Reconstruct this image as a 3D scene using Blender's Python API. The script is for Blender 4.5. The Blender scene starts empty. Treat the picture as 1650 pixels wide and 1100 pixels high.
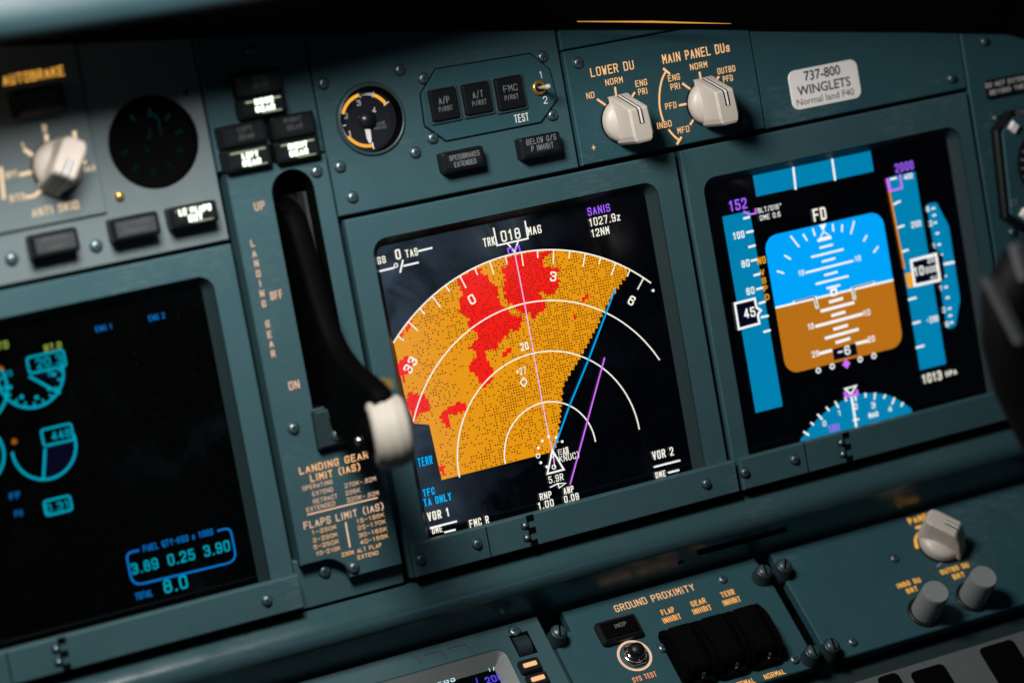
import bpy, math, random
from mathutils import Vector, Matrix
from mathutils.geometry import tessellate_polygon
random.seed(4)
S = 0.115                       # metres per panel unit
D = bpy.data
scene = bpy.context.scene
COL = scene.collection

def W(p):                       # panel coords (right, up, out) -> world metres
    return Vector((p[0]*S, -p[2]*S, p[1]*S))

# ------------------------------------------------------------------ camera
RR = ((0.8975588562179744, -0.17681444869754745, 0.4038870514840305),
      (0.20786482258583824, 0.9775672739284926, -0.03397705807414076),
      (0.3888191291025167, -0.11445031968412281, -0.9141776682725096))
CO = Vector((-5.095002996072358, 2.051292964647856, 11.75224402169502))
FPX = 4218.3
cam_d = D.cameras.new('camera'); cam = D.objects.new('camera', cam_d); COL.objects.link(cam)
def Wd(v): return Vector((v[0], -v[2], v[1]))
r_, u_, f_ = Wd(RR[0]), Wd(RR[1]), Wd(RR[2])
m = Matrix(((r_.x, u_.x, -f_.x), (r_.y, u_.y, -f_.y), (r_.z, u_.z, -f_.z))).to_4x4()
m.translation = W(CO)
cam.matrix_world = m
cam_d.sensor_width = 36; cam_d.lens = FPX/1650*36
cam_d.clip_start = .02; cam_d.clip_end = 60
cam_d.dof.use_dof = True
cam_d.dof.focus_distance = (Vector((.15, .6, .03))-CO).dot(Vector(RR[2]))*S
cam_d.dof.aperture_fstop = 3.0
scene.camera = cam

# ------------------------------------------------------------------ world and lamps
world = D.worlds.new('World'); scene.world = world; world.use_nodes = True
nt = world.node_tree; nt.nodes.clear()
wo = nt.nodes.new('ShaderNodeOutputWorld'); bg = nt.nodes.new('ShaderNodeBackground')
tc = nt.nodes.new('ShaderNodeTexCoord'); nz = nt.nodes.new('ShaderNodeTexNoise'); rp = nt.nodes.new('ShaderNodeValToRGB')
nz.inputs['Scale'].default_value = 5.5; nz.inputs['Detail'].default_value = 1.5; nz.inputs['Roughness'].default_value = .5
cr = rp.color_ramp; cr.elements[0].position = .42; cr.elements[0].color = (.010, .030, .036, 1)
cr.elements[1].position = .80; cr.elements[1].color = (.30, .33, .36, 1)
e = cr.elements.new(.56); e.color = (.06, .10, .14, 1)
nt.links.new(tc.outputs['Generated'], nz.inputs['Vector']); nt.links.new(nz.outputs['Fac'], rp.inputs['Fac'])
nt.links.new(rp.outputs['Color'], bg.inputs['Color']); nt.links.new(bg.outputs[0], wo.inputs[0])
bg.inputs['Strength'].default_value = .14

def area(name, pos, target, size, power, color, size_y=None):
    l = D.lights.new(name, 'AREA'); l.energy = power; l.color = color
    l.shape = 'RECTANGLE'; l.size = size*S; l.size_y = (size_y or size)*S
    o = D.objects.new(name, l); COL.objects.link(o); o.location = W(pos)
    d = (W(target)-W(pos)).normalized(); o.rotation_euler = d.to_track_quat('-Z', 'Y').to_euler(); return o
area('side_window_light', (-2.5, 4.0, 3.3), (-1.4, 1.2, 0), 1.6, 6.0, (1.0, .98, .95), 1.3)
area('warm_flood_light', (-3.0, 2.36, .75), (-1.9, 1.5, 0), .5, .008, (1.0, .72, .45), .15)
def reflected(name, px, w_, h_, rad, col):
    """an unseen lamp added behind the camera, standing where the screen glass mirrors it"""
    d = Vector(RR[0])*((px[0]-825)/FPX)-Vector(RR[1])*((px[1]-550)/FPX)+Vector(RR[2])
    p = CO+d*((0-CO.z)/d.z); m_ = Vector((d.x, d.y, -d.z)).normalized(); X = p+m_*17
    area(name, X, p, w_, rad*math.pi*w_*h_*S*S, col, h_)
reflected('glass_glow_light', (640, 640), 1.0, 3.4, 1.3, (.55, .85, 1.25))  # added lamps, mirrored as the navy glow in the navigation screen
reflected('glass_glow_light', (735, 400), 1.6, .9, .8, (.55, .85, 1.25))
reflected('glass_spot_light', (800, 372), .34, .4, 1.3, (.9, 1.0, 1.0))  # small added lamps, mirrored as pale spots in the glass
reflected('glass_spot_light', (985, 385), .25, .25, .9, (1.0, .85, .85))
reflected('glass_spot_light', (1183, 287), .16, .2, 1.0, (1.0, .75, .9))

vs = scene.view_settings
scene.display_settings.display_device = 'sRGB'
vs.view_transform = 'Standard'; vs.look = 'None'; vs.exposure = 0; vs.gamma = 1
vs.use_curve_mapping = False

# ------------------------------------------------------------------ materials
def newmat(name):
    mt = D.materials.new(name); mt.use_nodes = True
    return mt, mt.node_tree, mt.node_tree.nodes['Principled BSDF']
def pmat(name, col, rough=.5, metal=0, spec=.5, noise=0, nscale=60, bump=0, bscale=900, coat=0, wear=0):
    mt, t, b = newmat(name)
    b.inputs['Base Color'].default_value = (*col, 1); b.inputs['Roughness'].default_value = rough
    b.inputs['Metallic'].default_value = metal; b.inputs['Specular IOR Level'].default_value = spec
    b.inputs['Coat Weight'].default_value = coat; b.inputs['Coat Roughness'].default_value = .08
    g = t.nodes.new('ShaderNodeTexCoord')
    if noise:
        n = t.nodes.new('ShaderNodeTexNoise'); n.inputs['Scale'].default_value = nscale; n.inputs['Detail'].default_value = 6
        n.inputs['Roughness'].default_value = .65
        t.links.new(g.outputs['Object'], n.inputs['Vector'])
        mx = t.nodes.new('ShaderNodeMix'); mx.data_type = 'RGBA'
        mx.inputs['A'].default_value = (*[c*(1-noise) for c in col], 1); mx.inputs['B'].default_value = (*[min(1, c*(1+noise)) for c in col], 1)
        t.links.new(n.outputs['Fac'], mx.inputs['Factor']); t.links.new(mx.outputs['Result'], b.inputs['Base Color'])
        mr = t.nodes.new('ShaderNodeMapRange'); mr.inputs['To Min'].default_value = max(.05, rough-.18); mr.inputs['To Max'].default_value = min(1, rough+.18)
        t.links.new(n.outputs['Fac'], mr.inputs['Value']); t.links.new(mr.outputs['Result'], b.inputs['Roughness'])
    if wear:                     # rubbed streaks and specks where hands and cloths pass
        mp = t.nodes.new('ShaderNodeMapping'); mp.inputs['Scale'].default_value = (1, 1, 5); mp.inputs['Rotation'].default_value = (0, .7, 0)
        t.links.new(g.outputs['Object'], mp.inputs['Vector'])
        w1 = t.nodes.new('ShaderNodeTexNoise'); w1.inputs['Scale'].default_value = 130; w1.inputs['Detail'].default_value = 8; w1.inputs['Roughness'].default_value = .7
        w2 = t.nodes.new('ShaderNodeTexNoise'); w2.inputs['Scale'].default_value = 13; w2.inputs['Detail'].default_value = 2
        t.links.new(mp.outputs[0], w1.inputs['Vector']); t.links.new(g.outputs['Object'], w2.inputs['Vector'])
        ad = t.nodes.new('ShaderNodeMath'); ad.operation = 'ADD'; t.links.new(w1.outputs['Fac'], ad.inputs[0]); t.links.new(w2.outputs['Fac'], ad.inputs[1])
        wr = t.nodes.new('ShaderNodeMapRange'); wr.inputs['From Min'].default_value = 1.13; wr.inputs['From Max'].default_value = 1.34; wr.inputs['To Max'].default_value = wear
        t.links.new(ad.outputs[0], wr.inputs['Value'])
        vo = t.nodes.new('ShaderNodeTexVoronoi'); vo.inputs['Scale'].default_value = 150; t.links.new(g.outputs['Object'], vo.inputs['Vector'])
        vr = t.nodes.new('ShaderNodeMapRange'); vr.inputs['From Min'].default_value = .05; vr.inputs['From Max'].default_value = .025; vr.inputs['To Max'].default_value = wear
        t.links.new(vo.outputs['Distance'], vr.inputs['Value'])
        mxw = t.nodes.new('ShaderNodeMath'); mxw.operation = 'MAXIMUM'; t.links.new(wr.outputs[0], mxw.inputs[0]); t.links.new(vr.outputs[0], mxw.inputs[1])
        m2 = t.nodes.new('ShaderNodeMix'); m2.data_type = 'RGBA'; m2.inputs['B'].default_value = (.20, .24, .24, 1)
        src = b.inputs['Base Color'].links[0].from_socket; t.links.new(src, m2.inputs['A']); t.links.new(mxw.outputs[0], m2.inputs['Factor'])
        t.links.new(m2.outputs['Result'], b.inputs['Base Color'])
    if bump:
        n2 = t.nodes.new('ShaderNodeTexNoise'); n2.inputs['Scale'].default_value = bscale; n2.inputs['Detail'].default_value = 3
        t.links.new(g.outputs['Object'], n2.inputs['Vector'])
        bp = t.nodes.new('ShaderNodeBump'); bp.inputs['Strength'].default_value = bump; bp.inputs['Distance'].default_value = .0004
        t.links.new(n2.outputs['Fac'], bp.inputs['Height']); t.links.new(bp.outputs['Normal'], b.inputs['Normal'])
    return mt
def emat(name, col, st=1.0, gloss=False, rough=.08):
    mt, t, b = newmat(name)
    b.inputs['Base Color'].default_value = (.0005, .0005, .0005, 1)
    b.inputs['Roughness'].default_value = rough if gloss else .9
    b.inputs['Specular IOR Level'].default_value = .5 if gloss else 0
    b.inputs['Emission Color'].default_value = (*col, 1); b.inputs['Emission Strength'].default_value = st
    return mt
PAINT = (.033, .076, .088)
M = dict(
    paint=pmat('panel_paint', PAINT, .48, wear=.17, spec=.22, noise=.10, nscale=45, bump=.25),
    paint_shaded=pmat('panel_paint_shaded', (.022, .068, .082), .5, wear=.17, spec=.22, noise=.08, nscale=45, bump=.25),  # panel paint darkened: the dimmer light at right and below is in the colour
    paint_lit=pmat('panel_paint_lit', (.118, .150, .156), .5, wear=.17, spec=.22, noise=.10, nscale=45, bump=.25),  # panel paint lightened and greyed: the brighter left side is in the colour
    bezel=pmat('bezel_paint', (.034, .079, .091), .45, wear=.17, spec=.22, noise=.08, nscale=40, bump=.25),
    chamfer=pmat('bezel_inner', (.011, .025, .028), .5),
    ledge=pmat('ledge_paint', (.026, .062, .070), .24, wear=.09, spec=.65, noise=.05, nscale=30, bump=.12),
    black=pmat('black_plastic', (.004, .005, .006), .4, spec=.3, bump=.1),
    matte=pmat('black_matte', (.0012, .0012, .0014), .8, spec=.04),
    lever=pmat('lever_black', (.0008, .0008, .0009), .65, spec=.03, bump=.1),
    shadow=pmat('backing_black', (.002, .0025, .003), .9, spec=.05),
    well=pmat('slot_well_grey', (.022, .026, .027), .45, noise=.5, nscale=30),
    lens=pmat('annunciator_lens', (.008, .010, .011), .3, spec=.35, bump=.05),
    lens_grey=pmat('annunciator_lens_grey', (.035, .042, .043), .35, bump=.05),
    glass=pmat('gauge_face', (.010, .011, .013), .18),
    dial=pmat('brake_dial', (.012, .013, .017), .3, noise=.1),
    ring=pmat('gauge_ring', (.036, .062, .070), .35, metal=.1),
    cream=pmat('knob_cream', (.50, .445, .385), .42, noise=.04, nscale=80, bump=.12),
    grey=pmat('knob_grey', (.20, .215, .215), .55, noise=.06, bump=.3, bscale=2500),
    tyre=pmat('wheel_knob', (.40, .365, .31), .58, spec=.3, noise=.10, nscale=70, bump=.3, bscale=400),
    steel=pmat('screw_steel', (.13, .20, .22), .36, metal=.75, noise=.2, nscale=300),
    recess=pmat('screw_recess', (.02, .03, .034), .5, metal=.4),
    brass=pmat('brass', (.62, .36, .10), .3, metal=.8),
    fast=pmat('fastener_dark', (.018, .034, .037), .4, metal=.3),
    chrome=pmat('chrome', (.75, .72, .70), .12, metal=1),
    placard=pmat('placard_white', (.86, .82, .79), .45, noise=.05, nscale=60),
    ink=pmat('ink_teal', (.010, .030, .034), .5),
    ink2=pmat('ink_grey', (.12, .13, .13), .5),
    mark=pmat('marking_white', (.75, .72, .72), .5),
    greyink=pmat('legend_grey', (.20, .215, .22), .5),
    dimink=pmat('legend_dim', (.085, .088, .088), .5),
    keypad=pmat('keypad_grey', (.085, .098, .095), .5, noise=.1),
    groove=pmat('groove', (.022, .036, .040), .7),
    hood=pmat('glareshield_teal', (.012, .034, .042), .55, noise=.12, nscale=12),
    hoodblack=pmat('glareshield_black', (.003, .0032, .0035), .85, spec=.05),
    yoke=pmat('yoke_black', (.0025, .0025, .003), .65, spec=.12, bump=.2),
    strip=pmat('yoke_strip', (.10, .105, .11), .5),
    screen=emat('screen_glass', (.0004, .0005, .0012), 1, True, .05),
    screen_nd=emat('screen_glass_nav', (.0004, .0006, .0016), 1, True, .05),
    screen_off=emat('screen_glass_dark', (.0001, .0001, .0001), 1, True, .05),
    # lit symbols
    w=emat('lit_white', (.90, .92, .90), 1.05), wm=emat('lit_warm_white', (.95, .93, .80), 1.0),
    pink=emat('lit_pink', (.88, .50, .80), 1.0), purple=emat('lit_purple', (.34, .12, .95), 1.0),
    magenta=emat('lit_magenta', (.62, .16, .95), 1.0),
    cyan=emat('lit_cyan', (.0, .45, .95), 1.0), line=emat('lit_line_blue', (.0, .36, .80), 1.0),
    aqua=emat('lit_aqua', (.0, .40, .55), .85), blue=emat('lit_blue', (.004, .20, .66), .8),
    green=emat('lit_green', (.45, .60, .10), .7), mint=emat('lit_mint', (.62, .88, .78), 1.0),
    amber=emat('lit_amber', (.85, .36, .02), 1.0), orange=emat('lit_orange_line', (.75, .25, .01), 1.0),
    dimamber=emat('lit_dim_amber', (.40, .11, .01), .8),
    sky=emat('lit_sky', (.0, .37, .95), 1.0, True),
    ground=emat('lit_ground', (.48, .16, .008), 1.0, True), tape=emat('lit_tape', (.0, .215, .43), 1.0, True),
    navy=emat('lit_navy', (.002, .002, .012), 1.0),
    violet=emat('lit_violet', (.10, .07, .80), 1.0), cduw=emat('lit_pale_blue', (.55, .85, .95), 1.0),
    leg=emat('legend_lit', (1.0, .54, .25), 1.0), legw=emat('legend_lit_pale', (1.0, .62, .42), .85),
    lego=emat('legend_lit_orange', (1.0, .46, .12), 1.1), legd=emat('legend_lit_dim', (.80, .60, .38), 1.2),
    legy=emat('legend_lit_amber', (.90, .42, .06), 1.05), legr=emat('legend_lit_red', (1.0, .36, .16), .95),
    lamp=emat('lamp_green_white', (.92, 1.0, .84), 2.8), lampdim=emat('lamp_edge', (.50, .60, .38), .75),
    keylit=emat('key_lit', (1.0, .55, .25), 1.0), edgeglint=emat('amber_reflection', (.80, .36, .06), .85),  # last one: amber reflection on the glareshield edge, put in as emission
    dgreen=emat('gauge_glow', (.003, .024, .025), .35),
)
def dusty(mt):                   # dust specks and wiped smears on the glass
    t = mt.node_tree; b = t.nodes['Principled BSDF']; g = t.nodes.new('ShaderNodeTexCoord')
    n = t.nodes.new('ShaderNodeTexNoise'); n.inputs['Scale'].default_value = 28; n.inputs['Detail'].default_value = 5; n.inputs['Distortion'].default_value = 1.2
    t.links.new(g.outputs['Object'], n.inputs['Vector'])
    mr = t.nodes.new('ShaderNodeMapRange'); mr.inputs['From Min'].default_value = .4; mr.inputs['From Max'].default_value = .7; mr.inputs['To Min'].default_value = .04; mr.inputs['To Max'].default_value = .22
    t.links.new(n.outputs['Fac'], mr.inputs['Value']); t.links.new(mr.outputs[0], b.inputs['Roughness'])
    vo = t.nodes.new('ShaderNodeTexVoronoi'); vo.inputs['Scale'].default_value = 260; t.links.new(g.outputs['Object'], vo.inputs['Vector'])
    vr = t.nodes.new('ShaderNodeMapRange'); vr.inputs['From Min'].default_value = .07; vr.inputs['From Max'].default_value = .03; vr.inputs['To Max'].default_value = .05
    t.links.new(vo.outputs['Distance'], vr.inputs['Value'])
    m2 = t.nodes.new('ShaderNodeMix'); m2.data_type = 'RGBA'; m2.inputs['A'].default_value = (.0005, .0005, .0005, 1); m2.inputs['B'].default_value = (.6, .6, .6, 1)
    t.links.new(vr.outputs[0], m2.inputs['Factor']); t.links.new(m2.outputs['Result'], b.inputs['Base Color'])
for k_ in ('screen', 'screen_nd', 'screen_off'): dusty(M[k_])
def terrain_mat(name, ca, cb, cd, dm):
    mt, t, b = newmat(name)
    N = t.nodes.new; L = t.links.new
    b.inputs['Specular IOR Level'].default_value = .2
    b.inputs['Base Color'].default_value = (.004, .004, .004, 1); b.inputs['Roughness'].default_value = .08
    g = N('ShaderNodeTexCoord')
    vm = N('ShaderNodeVectorMath'); vm.operation = 'SCALE'; vm.inputs['Scale'].default_value = 1/(S*.0135)
    L(g.outputs['Object'], vm.inputs[0])
    fl = N('ShaderNodeVectorMath'); fl.operation = 'FLOOR'; L(vm.outputs[0], fl.inputs[0])
    fr = N('ShaderNodeVectorMath'); fr.operation = 'FRACTION'; L(vm.outputs[0], fr.inputs[0])
    ml = N('ShaderNodeVectorMath'); ml.operation = 'MULTIPLY'; ml.inputs[1].default_value = (1, 0, 1); L(fl.outputs[0], ml.inputs[0])
    wn = N('ShaderNodeTexWhiteNoise'); L(ml.outputs[0], wn.inputs['Vector'])
    sp = N('ShaderNodeSeparateXYZ'); L(fr.outputs[0], sp.inputs[0])
    def mth(op, a, bb=None):
        n = N('ShaderNodeMath'); n.operation = op
        for i, v in enumerate((a, bb)):
            if v is None: continue
            if isinstance(v, (int, float)): n.inputs[i].default_value = v
            else: L(v, n.inputs[i])
        return n.outputs[0]
    ax = mth('LESS_THAN', mth('ABSOLUTE', mth('SUBTRACT', sp.outputs['X'], .5)), .26)
    az = mth('LESS_THAN', mth('ABSOLUTE', mth('SUBTRACT', sp.outputs['Z'], .5)), .22)
    dot = mth('MULTIPLY', ax, az)
    # density of dropped-out pixels varies slowly over the map
    n1 = N('ShaderNodeTexNoise'); n1.inputs['Scale'].default_value = 26; n1.inputs['Detail'].default_value = 2; L(g.outputs['Object'], n1.inputs['Vector'])
    so = N('ShaderNodeSeparateXYZ'); L(g.outputs['Object'], so.inputs[0])
    gx = mth('MULTIPLY', so.outputs['X'], 4.2)
    dens = mth('ADD', mth('MULTIPLY', mth('SUBTRACT', n1.outputs['Fac'], .5), 1.3), mth('ADD', gx, .42))
    on = mth('LESS_THAN', wn.outputs['Value'], mth('MINIMUM', mth('MAXIMUM', mth('MULTIPLY', dens, dm), .02), .70))
    k = mth('MULTIPLY', dot, on)
    wv = mth('LESS_THAN', mth('FRACT', mth('ADD', mth('MULTIPLY', sp.outputs['X'], 2), mth('MULTIPLY', sp.outputs['Z'], 1))), .35)
    c1 = N('ShaderNodeMix'); c1.data_type = 'RGBA'; c1.inputs['A'].default_value = (*ca, 1); c1.inputs['B'].default_value = (*cb, 1)
    L(wv, c1.inputs['Factor'])
    c2 = N('ShaderNodeMix'); c2.data_type = 'RGBA'; c2.inputs['B'].default_value = (*cd, 1)
    L(k, c2.inputs['Factor']); L(c1.outputs['Result'], c2.inputs['A'])
    L(c2.outputs['Result'], b.inputs['Emission Color']); b.inputs['Emission Strength'].default_value = 1
    return mt
M['terrain'] = terrain_mat('lit_terrain', (1.0, .40, .004), (.40, .13, .001), (.05, .012, .001), 1.45)
M['red'] = terrain_mat('lit_peaks', (1.0, .013, .006), (.62, .007, .004), (.26, .003, .002), 1.25)

# ------------------------------------------------------------------ frames: planes the parts are laid out on
class Frame:
    def __init__(s, o, ey, n):
        s.o = Vector(o); s.ex = Vector((1, 0, 0)); s.ey = Vector(ey); s.n = Vector(n)
    def p3(s, x, y, h): return s.o+s.ex*x+s.ey*y+s.n*h
    def at(s, u, v, h=0):        # where the sight line of photo pixel (u, v) meets this plane
        d = Vector(RR[0])*((u-825)/FPX)-Vector(RR[1])*((v-550)/FPX)+Vector(RR[2])
        k = (s.o+s.n*h-CO).dot(s.n)/d.dot(s.n)
        q = CO+d*k-s.o
        return (q.dot(s.ex), q.dot(s.ey))
    def vpx(s, x, y):            # photo pixels per unit along ey (for letter heights)
        def pr(p):
            c = p-CO; z = c.dot(Vector(RR[2])); return Vector((c.dot(Vector(RR[0]))*FPX/z, c.dot(Vector(RR[1]))*FPX/z))
        return (pr(s.p3(x, y+.1, 0))-pr(s.p3(x, y, 0))).length/.1
MAIN = Frame((0, 0, 0), (0, 1, 0), (0, 0, 1))
TH = math.radians(42)
LOW = Frame((0.2549, -0.79635, -0.03), (0, math.cos(TH), -math.sin(TH)), (0, math.sin(TH), math.cos(TH)))

def rrect(x0, x1, y0, y1, r, n=6):
    out = []
    for cx, cy, a in ((x1-r, y1-r, 0), (x0+r, y1-r, 90), (x0+r, y0+r, 180), (x1-r, y0+r, 270)):
        for i in range(n+1):
            t = math.radians(a+90*i/n); out.append((cx+r*math.cos(t), cy+r*math.sin(t)))
    return out
def rect(x0, x1, y0, y1): return [(x1, y1), (x0, y1), (x0, y0), (x1, y0)]
def circ(cx, cy, r, n=48): return [(cx+r*math.cos(2*math.pi*i/n), cy+r*math.sin(2*math.pi*i/n)) for i in range(n)]
def ccw(p):
    a = sum(p[i][0]*p[(i+1) % len(p)][1]-p[(i+1) % len(p)][0]*p[i][1] for i in range(len(p)))
    return list(p) if a > 0 else list(reversed(p))
def inset(p, d):                 # p counter-clockwise; positive d shrinks
    out = []; n = len(p)
    for i in range(n):
        a, b, c = Vector(p[i-1]), Vector(p[i]), Vector(p[(i+1) % n])
        e1 = (b-a); e2 = (c-b)
        e1 = e1.normalized() if e1.length > 1e-9 else Vector((1, 0)); e2 = e2.normalized() if e2.length > 1e-9 else e1
        n1 = Vector((-e1.y, e1.x)); n2 = Vector((-e2.y, e2.x)); nn = n1+n2
        if nn.length < 1e-6: nn = n1
        nn.normalize(); k = d/max(.35, nn.dot(n1)); out.append((b.x+nn.x*k, b.y+nn.y*k))
    return out
def fillet(pts, r, closed=False, n=4):
    if len(pts) < 3 or r <= 0: return list(pts)
    out = []; N = len(pts)
    rng = range(N) if closed else range(1, N-1)
    if not closed: out.append(pts[0])
    for i in rng:
        a, b, c = Vector(pts[i-1]), Vector(pts[i]), Vector(pts[(i+1) % N])
        la, lc = (a-b).length, (c-b).length
        if la < 1e-9 or lc < 1e-9: out.append(tuple(b)); continue
        d = min(r, la*.5, lc*.5); s, t = b+(a-b)/la*d, b+(c-b)/lc*d
        for k in range(n+1):
            q = k/n; out.append(tuple(s*(1-q)**2+b*2*q*(1-q)+t*q*q))
    if not closed: out.append(pts[-1])
    return out

# ------------------------------------------------------------------ stroke lettering (cell 4 wide, 6 high)
G = {
 'A': '0,0 2,6 4,0;.7,2 3.3,2', 'B': '0,0 0,6;0,6 3.6,6 3.6,3.2 0,3.2;3,3.2 4,3.2 4,0 0,0', 'C': '4,4.4 4,6 0,6 0,0 4,0 4,1.6',
 'D': '0,0 0,6;0,6 4,6 4,0 0,0', 'E': '4,6 0,6;0,6 0,0;0,0 4,0;0,3.1 3.4,3.1', 'F': '4,6 0,6;0,6 0,0;0,3.1 3.4,3.1',
 'G': '4,4.6 4,6 0,6 0,0 4,0 4,2.8 2.3,2.8', 'H': '0,0 0,6;4,0 4,6;0,3.1 4,3.1', 'I': '2,0 2,6', 'J': '4,6 4,0 0,0 0,1.6',
 'K': '0,0 0,6;4,6 0,2.4;1.4,3.6 4,0', 'L': '0,6 0,0;0,0 3.8,0', 'M': '0,0 0,6;0,6 2,2.4;2,2.4 4,6;4,6 4,0', 'N': '0,0 0,6;0,6 4,0;4,0 4,6',
 'O': '2,6 4,6 4,0 0,0 0,6 2,6', 'P': '0,0 0,6;0,6 4,6 4,2.8 0,2.8', 'Q': '2,6 4,6 4,0 0,0 0,6 2,6;2.4,1.6 4.2,-.4',
 'R': '0,0 0,6;0,6 4,6 4,3 0,3;2,3 4,0', 'S': '4,4.6 4,6 0,6 0,3.1 4,3.1 4,0 0,0 0,1.4', 'T': '0,6 4,6;2,6 2,0', 'U': '0,6 0,0 4,0 4,6',
 'V': '0,6 2,0;2,0 4,6', 'W': '0,6 1,0;1,0 2,4;2,4 3,0;3,0 4,6', 'X': '0,0 4,6;0,6 4,0', 'Y': '0,6 2,3;4,6 2,3;2,3 2,0', 'Z': '0,6 4,6;4,6 0,0;0,0 4,0',
 '0': '2,6 4,6 4,0 0,0 0,6 2,6', '1': '.8,4.8 2.2,6;2.2,6 2.2,0', '2': '0,4.6 0,6 4,6 4,3.4 0,.6;0,.6 0,0;0,0 4,0',
 '3': '0,4.8 0,6 4,6 4,3.2 1.4,3.2;2.6,3.2 4,3.2 4,0 0,0 0,1.3', '4': '3,0 3,6;3,6 0,1.6;0,1.6 4.2,1.6', '5': '3.8,6 .2,6;.2,6 .2,3.4;.2,3.4 4,3.7 4,0 0,0 0,1.3',
 '6': '3.8,4.8 3.8,6 0,6 0,0 4,0 4,3.4 0,3.4', '7': '0,6 4,6;4,6 1.4,0', '8': '2,3.2 .2,3.2 .2,6 3.8,6 3.8,3.2 2,3.2;2,3.2 0,3.2 0,0 4,0 4,3.2 2,3.2',
 '9': '.2,1.2 .2,0 4,0 4,6 0,6 0,2.7 4,2.7', '/': '.4,-.3 3.6,6.3', '-': '.4,3 3.6,3', '+': '.3,3 3.7,3;2,1.3 2,4.7', '.': '1.8,0 2.2,0', '(': '3,6.6 1.4,5 1.4,1 3,-.6', ')': '1,6.6 2.6,5 2.6,1 1,-.6',
 's': '3.6,3 3.6,4 .4,4 .4,2.1 3.6,2.1 3.6,0 .4,0 .4,1', 'z': '.4,4 3.6,4;3.6,4 .4,0;.4,0 3.6,0', '*': '2,6 3,6 3,4.4 1,4.4 1,6 2,6', 'x': '.4,0 3.6,4;.4,4 3.6,0', ' ': ''}
NARROW = {'I': 1.6, '1': 3.4, '.': 1.6, ' ': 2.6, '(': 3, ')': 3, '-': 3.6}
def glyph(c): return [[tuple(map(float, q.split(','))) for q in s.split(' ')] for s in G.get(c, '').split(';') if s]

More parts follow.
